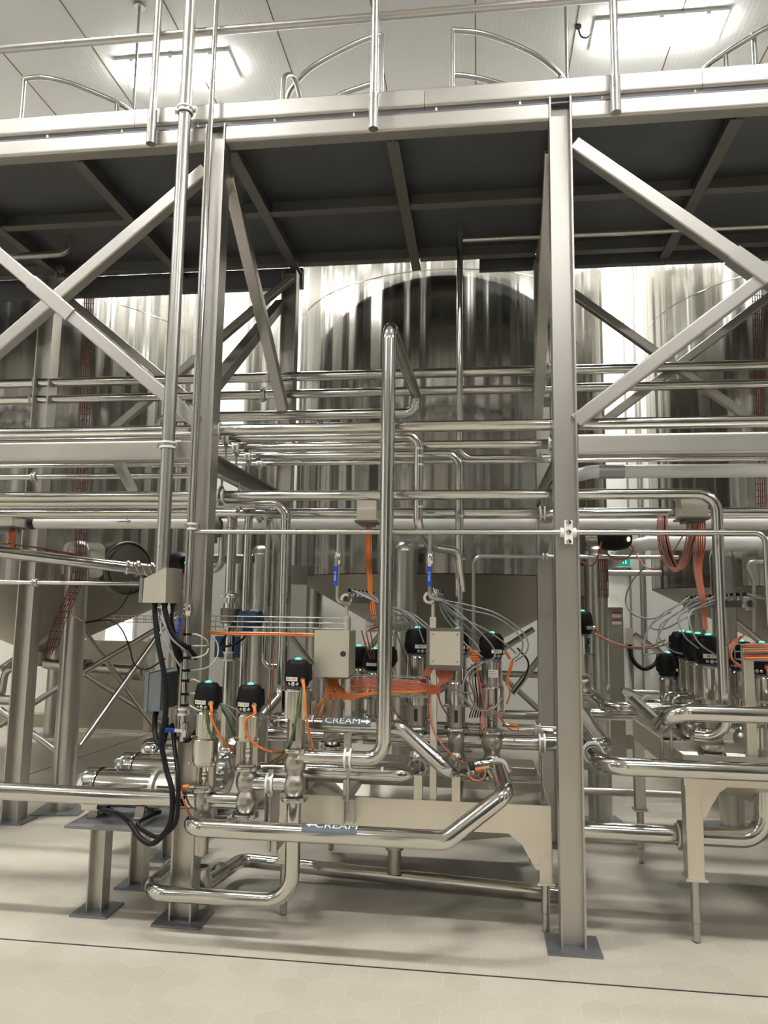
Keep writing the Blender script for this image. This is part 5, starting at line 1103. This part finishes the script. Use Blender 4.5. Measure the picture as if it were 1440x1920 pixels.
c = P(343, 1475, 3.69); mb = MB().lathe([(0, 0), (.008, 0), (.012, .03), (0, .034)], c, (1, 0, .05), 12); mb.m(1).lathe([(.007, .03), (.007, .06), (0, .06)], c, (1, 0, .05), 10); mb.build('sensor_plug', [ORANGE, CHROME], None, 'orange sensor plug left of the first front valve yoke', 'plug')
for i, pts in enumerate(([(384, 1328, 3.69), (386, 1350, 3.66), (395, 1375, 3.68), (403, 1388, 3.72)], [(388, 1330, 3.69), (389, 1356, 3.67), (398, 1382, 3.70)])):
    one('green tube down the first front valve, %s strand' % ('left', 'right')[i], pts, GREENH, .0035)
for i in range(3):
    one('green tube bundle strand between the first and second front valves, %s' % ('upper', 'middle', 'lower')[i], [(416, 1324 + 3 * i, 3.9), (428, 1345 + 3 * i, 3.88), (440, 1375 + 4 * i, 3.86), (452, 1398 + 4 * i, 3.85)], GREENH, .004)
for i, pts in enumerate(([(566, 1290, 3.68), (562, 1320, 3.65), (552, 1365, 3.66), (540, 1400, 3.70), (520, 1425, 3.80)], [(565, 1292, 3.68), (558, 1330, 3.65), (545, 1385, 3.68), (528, 1415, 3.76), (502, 1432, 3.84)], [(462, 1342, 3.67), (462, 1365, 3.66), (460, 1385, 3.68)])):
    one('green tube across the yoke of the %s' % ('raised valve, outer strand', 'raised valve, inner strand', 'second front valve')[i], pts, GREENH, .0035)
for i in range(3):
    one('grey lead looping behind the first two front valves, %s' % ('top', 'middle', 'bottom')[i], [(408, 1318, 3.92), (430, 1325 + 8 * i, 3.9), (448, 1340 + 25 * i, 3.88), (440, 1400 + 8 * i, 3.9), (415, 1420 + 2 * i, 3.95)], GREYH, .004)
# hose rack tubes
TB = [([FIT[0], (370, 1190, 3.70), (386, 1199, 3.72), (391, 1209, 3.78)], CLEARH, 'top'), ([FIT[1], (370, 1211, 3.72), (388, 1211, 3.78)], CLEARH, 'second'),
      ([FIT[2], (372, 1232, 3.70), (386, 1226, 3.74), (391, 1216, 3.78)], CLEARH, 'third'), ([FIT[3], (370, 1256, 3.68), (392, 1250, 3.70), (407, 1232, 3.74), (408, 1208, 3.80), (398, 1193, 3.86)], GREYH, 'fourth'),
      ([FIT[4], (362, 1274, 3.72), (375, 1279, 3.72)], CLEARH, 'fifth'), ([FIT[5], (362, 1300, 3.72), (368, 1301, 3.72)], CLEARH, 'sixth'), ([FIT[6], (358, 1324, 3.70), (370, 1331, 3.68), (378, 1332, 3.68)], CLEARH, 'lowest')]
for pts, m_, w_ in TB: cable('push_in_tube', [tuple(p) if isinstance(p, V) else p for p in pts], .0042, m_, 'pale air tube from the %s fitting of the hose rack pipe' % w_, 'tube')
# heavy black motor cables
CB = [([vt(GL[0]), (292, 1170, 3.72), (297, 1210, 3.70), (307, 1260, 3.70), (311, 1310, 3.70), (309, 1350, 3.70), (302, 1385, 3.70), (311, 1440, 3.70), (322, 1480, 3.68), (322, 1530, 3.68), (310, 1560, 3.68), (285, 1582, 3.68), (262, 1570, 3.70), (245, 1545, 3.74), (225, 1528, 3.80), (192, 1518, 3.92)], .0135, 'longest black motor cable, from the sloped box past the isolator to the nearest motor'),
      ([(291, 1340, 3.86), (290, 1365, 3.84), (294, 1390, 3.8), (303, 1396, 3.78), (309, 1380, 3.80), (312, 1345, 3.82)], .0135, 'short black cable looping under the isolator box'),
      ([vt(GL[1]), (318, 1180, 3.78), (330, 1225, 3.8), (338, 1262, 3.9)], .012, 'thick black cable from the sloped box to the back of the isolator'),
      ([vt(GL[2]), (316, 1170, 3.73), (328, 1195, 3.74), (345, 1210, 3.76), (362, 1225, 3.86), (376, 1255, 3.97), (380, 1285, 3.98), (379, 1320, 3.97), (372, 1362, 3.88), (352, 1388, 3.84), (330, 1380, 3.86), (322, 1358, 3.9)], .0115, 'black cable passing behind the hose rack pipe and swinging back under the isolator'),
      ([vt(GL[3]), (322, 1165, 3.78), (328, 1190, 3.80), (335, 1215, 3.82), (342, 1240, 3.84)], .009, 'black cable at the right of the group under the sloped box'),
      ([(324, 1370, 3.85), (327, 1400, 3.80), (333, 1450, 3.70), (334, 1500, 3.68), (328, 1545, 3.68), (300, 1568, 3.70), (278, 1563, 3.74), (258, 1545, 3.85), (280, 1530, 4.0), (300, 1522, 4.1)], .011, 'black cable hanging from the isolator and looping to the nearest motor pump end'),
      ([(318, 1360, 3.86), (312, 1378, 3.84), (305, 1392, 3.86), (292, 1410, 4.2)], .006, 'thin black lead under the blue lever at the foot of the hose rack')]
for pts, r, l in CB: cable('motor_cable', pts, r, RUBBER, l, 'cable', seg=12)
c = P(186, 1512, 3.94); mb = MB().lathe([(0, 0), (.018, 0), (.02, .02), (.02, .04), (.014, .055), (0, .055)], c, (1, -.3, -.1), 14); mb.build('conduit_elbow', BLACK, None, 'black cable entry on the terminal box of the nearest motor', 'cable gland')
for i, pts in enumerate(([vt(GL[1] + V((-.02, -.02, 0))), (303, 1185, 3.70), (318, 1220, 3.70), (340, 1252, 3.74)], [vt(GL[1] + V((-.03, -.02, 0))), (306, 1165, 3.70), (320, 1195, 3.70), (340, 1214, 3.74), (348, 1222, 3.78)])):
    one('grey tube from the sloped box slanting to the hose rack pipe, %s one' % ('lower', 'upper')[i], pts, GREYH, .005)
one('orange cable hanging between isolator and hose rack', [(342, 1178, 3.84), (335, 1184, 3.83), (333, 1205, 3.83), (335, 1225, 3.83)], ORANGE, .006)
# black loop on the flow meter
one('dark lead looping under the navy flow meter housing', [(438, 1165, 4.45), (428, 1185, 4.42), (415, 1205, 4.42), (418, 1212, 4.42), (438, 1209, 4.42), (455, 1198, 4.42), (462, 1188, 4.44)], RUBBER, .007)
# air manifolds with grey tubes
def manifold(label, a, b, n, group=None, r=.018):
    a, b = V(a), V(b); o = thing('air_manifold', a, label, 'manifold'); d = (b - a).normalized()
    MB().bar(a, b, .034, .036).build('block', COLLAR, o); f = []
    MB().lathe([(.018, -.03), (.032, -.03), (.036, -.02), (.036, -.008), (.026, 0)], a, d, 24).build('end_clamp', CHROME, o)
    for i in range(n):
        c = a + (b - a) * ((i + .5) / n) + V((0, 0, .018)); mb = MB(); mb.lathe([(0, 0), (.010, 0), (.010, .012), (.007, .012), (.007, .024), (0, .024)], c, (0, 0, 1), 10); mb.m(1); mb.lathe([(.0, .022), (.010, .022), (.010, .040), (.0, .042)], c, (0, 0, 1), 10)
        mb.build('push_fitting', [CHROME, BLACK], o); f.append(c + V((.01, 0, .035)))
    return o, f
m1 = P(651, 1124, 4.0); M1, f1 = manifold('air manifold above the closed control box with a row of grey tubes', m1, m1 + V((.03, .85, .0)), 7)
m2 = P(806, 1121, 4.0); M2, f2 = manifold('air manifold above the pale control box with grey tubes fanning to the right', m2, m2 + V((.03, .75, 0)), 7)
m3 = P(1403, 1132, 4.05); M3, f3 = manifold('long air manifold above the row of right group valves', m3, m3 + V((.02, 1.25, 0)), 12)
G1 = [[(760, 1148, 4.1), (800, 1178, 4.05), (838, 1212, 4.1)], [(770, 1150, 4.2), (805, 1175, 4.1), (845, 1215, 4.2)], [(745, 1142, 4.3), (778, 1165, 4.3), (795, 1205, 4.3)], [(740, 1140, 4.4), (765, 1160, 4.4), (772, 1190, 4.4)], [(735, 1165, 4.5), (748, 1200, 4.5), (765, 1250, 4.5)], [(730, 1140, 4.5), (768, 1170, 4.5), (800, 1225, 4.4)]]
for i, g in enumerate(G1): cable('grey_air_tube', [vt(f1[i]), tuple(P(705 + 3 * i, 1128 + 2 * i, f1[i].y - .1))] + g, .0042, GREYH, 'grey air tube arching from the manifold above the closed control box behind the tall riser', 'tube', 'grey tubes of the left manifold')
G2 = [([(850, 1140, 4.1), (900, 1185, 4.1), (925, 1215, 4.18), (928, 1230, 4.18), (915, 1240, 4.2), (890, 1243, 4.25)], 'ending on the front of the right valve'),
      ([(880, 1135, 4.2), (930, 1150, 4.2), (975, 1180, 4.2), (990, 1205, 4.2), (985, 1225, 4.22), (966, 1240, 4.3)], 'making the widest arch to the right'),
      ([(870, 1142, 4.3), (925, 1155, 4.3), (965, 1182, 4.3), (980, 1205, 4.3), (975, 1225, 4.3), (960, 1238, 4.34)], 'just inside the widest arch'),
      ([(860, 1155, 4.3), (910, 1180, 4.3), (945, 1205, 4.3), (968, 1225, 4.32)], 'passing behind the right valve head'),
      ([(830, 1150, 4.2), (855, 1185, 4.2), (880, 1215, 4.2), (905, 1232, 4.25)], 'dropping steeply beside the pale box'),
      ([(835, 1140, 4.4), (870, 1170, 4.4), (900, 1200, 4.4), (912, 1205, 4.45)], 'falling behind the head of the right valve'),
      ([(850, 1165, 4.3), (890, 1205, 4.25), (900, 1222, 4.25)], 'shortest of the fan')]
for (g, w_), s in zip(G2, f2): cable('grey_air_tube', [vt(s), tuple(P(822, 1122, s.y - .02))] + g, .0042, GREYH, 'grey air tube above the pale control box, ' + w_, 'tube')
one('grey tube looping in a wide ring left of the right valve', [(905, 1243, 4.2), (880, 1258, 4.15), (868, 1285, 4.12), (875, 1315, 4.12), (900, 1332, 4.15), (925, 1328, 4.2), (942, 1308, 4.25)], GREYH, .0042)
one('second grey tube ring left of the right valve', [(902, 1250, 4.25), (884, 1268, 4.2), (878, 1295, 4.2), (890, 1322, 4.2), (915, 1341, 4.22), (945, 1336, 4.26)], GREYH, .0042)
for i in range(2): one('grey tube slanting from the salmon fan down to the covered valve, %s one' % ('upper', 'lower')[i], [(830, 1278, 4.0), (846, 1290 + 4 * i, 4.05), (868, 1298 + 12 * i, 4.1), (885, 1300 + 30 * i, 4.2)], GREYH, .0042)
one('dark tube curving down right of the right valve', [(970, 1215, 4.4), (990, 1240, 4.4), (985, 1268, 4.4), (962, 1300, 4.4)], RUBBER, .005)
G3 = [([(1260, 1140, 4.6), (1225, 1165, 4.5), (1222, 1178, 4.45), (1250, 1178, 4.4), (1300, 1150, 4.5)], 'making the leftmost loop'), ([(1290, 1140, 4.5), (1255, 1160, 4.3), (1232, 1200, 4.2), (1240, 1222, 4.3)], 'falling left to the small low valve'),
      ([(1310, 1138, 4.4), (1280, 1150, 4.2), (1272, 1165, 4.15), (1285, 1195, 4.15), (1310, 1216, 4.25)], 'bowing down over the second head'), ([(1330, 1135, 4.3), (1298, 1145, 4.1), (1292, 1165, 4.05), (1310, 1205, 4.08), (1345, 1230, 4.2)], 'bowing down over the front head'),
      ([(1250, 1150, 4.9), (1215, 1180, 4.8), (1208, 1225, 4.7), (1225, 1225, 4.7), (1250, 1224, 4.8)], 'forming a long slack loop'), ([(1270, 1150, 4.8), (1240, 1170, 4.6), (1236, 1195, 4.5), (1260, 1220, 4.5), (1280, 1226, 4.5)], 'sagging behind the small low valve'),
      ([(1420, 1118, 4.2), (1460, 1120, 4.1), (1500, 1135, 4.1)], 'leaving to the right edge, upper one'), ([(1425, 1122, 4.3), (1455, 1128, 4.2), (1500, 1150, 4.2)], 'leaving to the right edge, lower one')]
for k, (g, w_) in enumerate(G3):
    s = f3[(8, 5, 3, 1, 11, 9, 0, 0)[k]]; cable('grey_air_tube', [vt(s)] + g, .0042, GREYH, 'grey air tube of the long right manifold, ' + w_, 'tube')
one('long grey lead hanging in a big loop before the wall near the exit sign', [(1155, 990, 5.5), (1185, 1035, 5.5), (1207, 1060, 5.5), (1185, 1090, 5.5), (1173, 1125, 5.5), (1185, 1150, 5.4), (1220, 1160, 5.3), (1258, 1148, 5.2)], GREYH, .006)
# cables under junction boxes
for i in range(3): cable('orange_cable', [tuple(P(688 + 4 * i, 982, 4.66)), (688 + 4 * i, 1040, 4.64), (692 + 3 * i, 1110, 4.62), (694 + 4 * i, 1135, 4.6), (699 + 3 * i, 1165, 4.55)], .008 if i < 2 else .004, ORANGE, 'orange cable dropping from the junction box left of the tall riser', 'cable', 'orange cables below the middle junction box')
BN = ['red', 'grey', 'red', 'red', 'grey', 'red', 'red', 'orange', 'red']
for i in range(9):
    x = 1288 + 4.2 * i
    if i < 3: pts = [(x, 975, 4.62), (x - 1, 1010, 4.6), (1278 + 3 * i, 1045, 4.6), (1266 + 4 * i, 1066, 4.6), (1250 + 4 * i, 1062, 4.6), (1238 + 5 * i, 1035, 4.62), (1233 + 4 * i, 1000, 4.65), (1233 + 4 * i, 975, 4.7)]
    else: pts = [(x, 975, 4.62), (x, 1020, 4.6), (1302 + 2.6 * i - 8, 1070, 4.58), (1312 + 2 * i - 6, 1120, 4.55), (1316 + 1.6 * i - 5, 1150, 4.6), (1319 + 1.5 * i - 5, 1180, 4.6)]
    cable('box_cable', pts, .0048, [RED, GREYH, RED, RED, GREYH, RED, RED, ORANGE, RED][i], BN[i] + (' cable looping back up beside the right junction box' if i < 3 else ' cable dropping from the right junction box to the row of valves'), 'cable', BN[i] + (' looped cables at the right junction box' if i < 3 else ' straight cables under the right junction box'))
for i in range(5): cable('loop_cable', [(1234 + 4 * i, 965, 4.72), (1236 + 4 * i, 1005, 4.66), (1246 + 4 * i, 1045, 4.62), (1262 + 3 * i, 1071 - i, 4.6), (1282 + i, 1060, 4.6), (1292 + 2 * i, 1020, 4.6), (1298 + 3 * i, 985, 4.62)], .0052, [RED, GREYH, RED, BLACK, RED][i], 'slack %s cable in the tied hanging loop left of the right junction box' % ('red', 'grey', 'red', 'black', 'red')[i], 'cable', ('red', 'grey', 'red', 'black', 'red')[i] + ' cables in the tied hanging loop')
for i in range(7):
    cable('edge_cable', [(16 + 2.4 * i, 992, 4.75), (18 + 1.6 * i, 1005, 4.75), (17 + 1.4 * i, 1018, 4.8), (20 + 1.5 * i, 1030, 4.85)], .007, RED if i % 3 else ORANGE, '%s cable under the junction box at the left edge' % ('red' if i % 3 else 'orange'), 'cable', '%s cables below the left junction box' % ('red' if i % 3 else 'orange'))
# red cable ladders up the tanks
def ladder(label, pts, n, w_, gauge=.003):
    pts = [V(p) for p in pts]; s = V((1, .25, 0)).normalized(); mb = MB()
    for q in (-1, 1): mb.tube([p + s * (q * w_ / 2) for p in pts], gauge, 0, 6)
    tot = sum((pts[i + 1] - pts[i]).length for i in range(len(pts) - 1))
    for i in range(len(pts) - 1):
        k = max(1, int(n * (pts[i + 1] - pts[i]).length / tot))
        for j in range(k): c = pts[i] + (pts[i + 1] - pts[i]) * (j / k); mb.rod(c - s * w_ / 2, c + s * w_ / 2, gauge)
    o = mb.build('cable_ladder', DRED, None, label, 'cable tray')
    for i in range(4):
        f = (-.3 + .2 * i); cable('ladder_cable', [tuple(p + s * (f * w_) + V((0, -.012, 0))) for p in pts], .0035, DRED, 'dull red cable on the ' + label.replace('at the right edge', 'at the edge'), 'cable', 'red cables on the ' + label)
    return o
ladder('wire cable ladder up the front of the left tank', [P(167, 535, 5.62), P(157, 800, 5.62), P(150, 1060, 5.62), P(141, 1100, 5.6), P(110, 1170, 5.55), P(92, 1228, 5.5)], 60, .085)
ladder('wire cable ladder up the right tank at the right edge', [P(1420, 520, 5.9), P(1424, 800, 5.9), P(1428, 980, 5.9)], 40, .085)
ladder('cable ladder on the leg right of the right front column', [P(1130, 1030, 5.9), P(1132, 1090, 5.9), P(1132, 1120, 5.88)], 6, .07)
ladder('cable ladder along the sloping bare pipe at the left edge', [P(16, 1020, 4.8), P(80, 1028, 5.2), P(140, 1040, 5.4), P(152, 1060, 5.5)], 14, .07)
one('red lead arching from the sideways black head to the column', [(1130, 1006, 5.2), (1122, 1040, 5.2), (1110, 1060, 5.2), (1086, 1052, 5.2)], RED, .005)
one('red lead sagging under the sideways black head', [(1135, 1035, 5.3), (1150, 1047, 5.2), (1175, 1046, 5.2), (1187, 1030, 5.2), (1178, 1018, 5.2)], RED, .006)
one('thin red lead sagging from the sideways black head to the tied loop', [(1180, 1020, 5.2), (1200, 1050, 5.1), (1215, 1065, 5.0), (1245, 1060, 4.9), (1280, 1005, 4.75)], RED, .004)
one('orange lead running from the valve behind the column to the right group', [(1116, 1188, 5.1), (1140, 1200, 5.0), (1175, 1212, 4.9), (1215, 1212, 4.8), (1247, 1200, 4.9)], RED, .005)
one('pale lead beside the orange one to the right group', [(1116, 1189, 5.1), (1145, 1205, 5.0), (1190, 1216, 4.9), (1225, 1214, 4.8), (1256, 1206, 4.9)], GREYH, .005)
one('dark lead hanging in front of the small window', [(160, 1168, 5.6), (205, 1163, 5.6), (228, 1180, 5.6), (243, 1215, 5.6), (252, 1245, 5.6), (275, 1255, 5.6), (310, 1235, 5.6)], RUBBER, .006)
one('dark lead hanging from the thin pipe to the back tray', [(247, 1104, 5.6), (225, 1140, 5.6), (190, 1160, 5.6), (160, 1166, 5.6)], RUBBER, .005)
one('red lead curving off the left cable ladder', [(138, 1060, 5.5), (128, 1110, 5.5), (135, 1150, 5.5), (155, 1165, 5.5)], RED, .005)
one('red lead across the raised valve gap behind the left pipes', [(514, 1205, 4.2), (512, 1250, 4.2), (508, 1300, 4.2), (506, 1330, 4.2)], RED, .004)
for i in range(4): one('red lead in the bunch behind the right tray post, strand %s' % ('nearest the post', 'second', 'third', 'outermost')[i], [(1395 - 6 * i, 1190 + 3 * i, 4.2), (1375 - 4 * i, 1215 + 2 * i, 4.15), (1372 + 3 * i, 1235 + 4 * i, 4.1), (1392 + 3 * i, 1250 + 2 * i, 4.1)], RED, .0045)
for i in range(3): one('red lead dropping behind the closed control box, %s' % ('left', 'middle', 'right')[i], [(678 + 8 * i, 1182, 4.5), (684 + 7 * i, 1205, 4.5), (694 + 4 * i, 1235, 4.6)], RED, .004)
a, b, c, d_ = P(1437, 1050, 4.3), P(1396, 1053, 4.3), P(1413, 1088, 4.3), P(1413, 1185, 4.3)
pipe([a + V((.3, 0, 0)), b, c, d_], .010, 'slender cranked steel line near the right edge above the right tray post', bend=.03, mt_=TUBE)
# id stickers on the pipes
def find(l):
    for o_ in COL.objects:
        if o_.get('label') == l: return o_
for l, pts in (('frontmost and thickest pipe of the upper bank, running right across the frame', [(812, 803, 3.97, .031, 0)]),
               ('upper bank pipe that elbows down at the middle and jogs across to its neighbour', [(748, 819, 4.12, .026, 0), (786, 842, 4.12, .026, 1), (787, 856, 4.12, .026, 1), (787, 872, 4.12, .026, 1), (787, 951, 4.12, .026, 1)]),
               ('upper bank pipe that elbows down right of the middle to the valve group', [(827, 855, 4.55, .026, 0), (863, 968, 4.55, .026, 1), (867, 1048, 4.55, .026, 1)]),
               ('thinnest and rearmost pipe of the upper bank', [(562, 868, 4.8, .015, 0)]),
               ('lower bank pipe that elbows straight down right of the left front column', [(535, 974, 4.32, .03, 1), (524, 1285, 4.33, .03, 1), (496, 943, 4.32, .03, 0)]),
               ('lower bank pipe that elbows down just behind the left front column into the flow meter', [(436, 990, 4.55, .031, 1), (432, 1110, 4.55, .031, 1), (419, 952, 4.55, .031, 0)]),
               ('front pipe of the lower bank, elbowing down at the right into the valves', [(1351, 995, 4.10, .029, 1)]),
               ('upper pipe marked CREAM with an arrow pointing right, bending down to the middle group', [(742, 1352, 3.98, .038, 0), (508 + 80, 1352, 3.98, .038, 0)]),
               ('straight pipe behind the tall riser bend, turning back into the middle group', [(718, 1449, 4.0, .037, 0)]),
               ('thick pipe at the right edge whose bend dips back towards the row of valves', [(1305, 1339, 3.88, .042, 0)])):
    po = find(l)
    if po is None: print('no pipe', l); continue
    for px, py, Yp, rp, vert in pts: sticker(po, P(px, py, Yp), (0, 0, 1) if vert else (1, 0, 0), rp, 0. if vert else -.7, .010, .75 if vert else .35)
# outlet valve under the left tank
p = PX(95, 1222, -4.3)
mb = MB().tube([(-4.4, 7.2, 1.14), (-4.4, 7.2, .98), (-3.2, 7.0, .95)], .05, .1); mb.lathe([(.05, 0), (.085, 0), (.085, .08), (.05, .08)], (-3.9, 7.1, .96), (1, -.16, 0)); mb.lathe([(.05, 0), (.085, 0), (.085, .1), (.05, .1)], (-3.3, 7.0, .95), (1, -.16, 0))
mb.build('outlet_pipe', CAST, None, 'dull outlet pipe with flanges under the cone of the left tank', 'pipe')
a = P(10, 1258, 6.0); b = P(14, 1312, 6.0)
pipe([P(48, 1254, 6.0), (a.x, 6.0, P(48, 1254, 6.0).z), (a.x - .02, 6.0, P(8, 1312, 6.0).z), (a.x - .6, 6.0, P(8, 1312, 6.0).z)], .03, 'dark bent pipe low behind the left rear column', bend=.08, mt_=CAST)
a = P(0, 1312, 5.9); pipe([(a.x - .5, 5.9, a.z), (P(48, 1312, 5.9).x, 5.9, a.z)], .04, 'dark horizontal pipe at the left edge behind the left rear column', mt_=CAST)

# ------------------------------------------------------------------ world and view
w = bpy.data.worlds.new('world'); SC.world = w; w.use_nodes = True
w.node_tree.nodes['Background'].inputs['Color'].default_value = (.05, .05, .05, 1); w.node_tree.nodes['Background'].inputs['Strength'].default_value = .3
SC.view_settings.view_transform = 'Standard'; SC.view_settings.look = 'None'; SC.view_settings.gamma = 1; SC.view_settings.use_curve_mapping = False
SC.view_settings.exposure = 1.2
SC.cycles.max_bounces = 10; SC.cycles.glossy_bounces = 6; SC.cycles.diffuse_bounces = 4; SC.cycles.sample_clamp_indirect = 6; SC.cycles.caustics_reflective = False
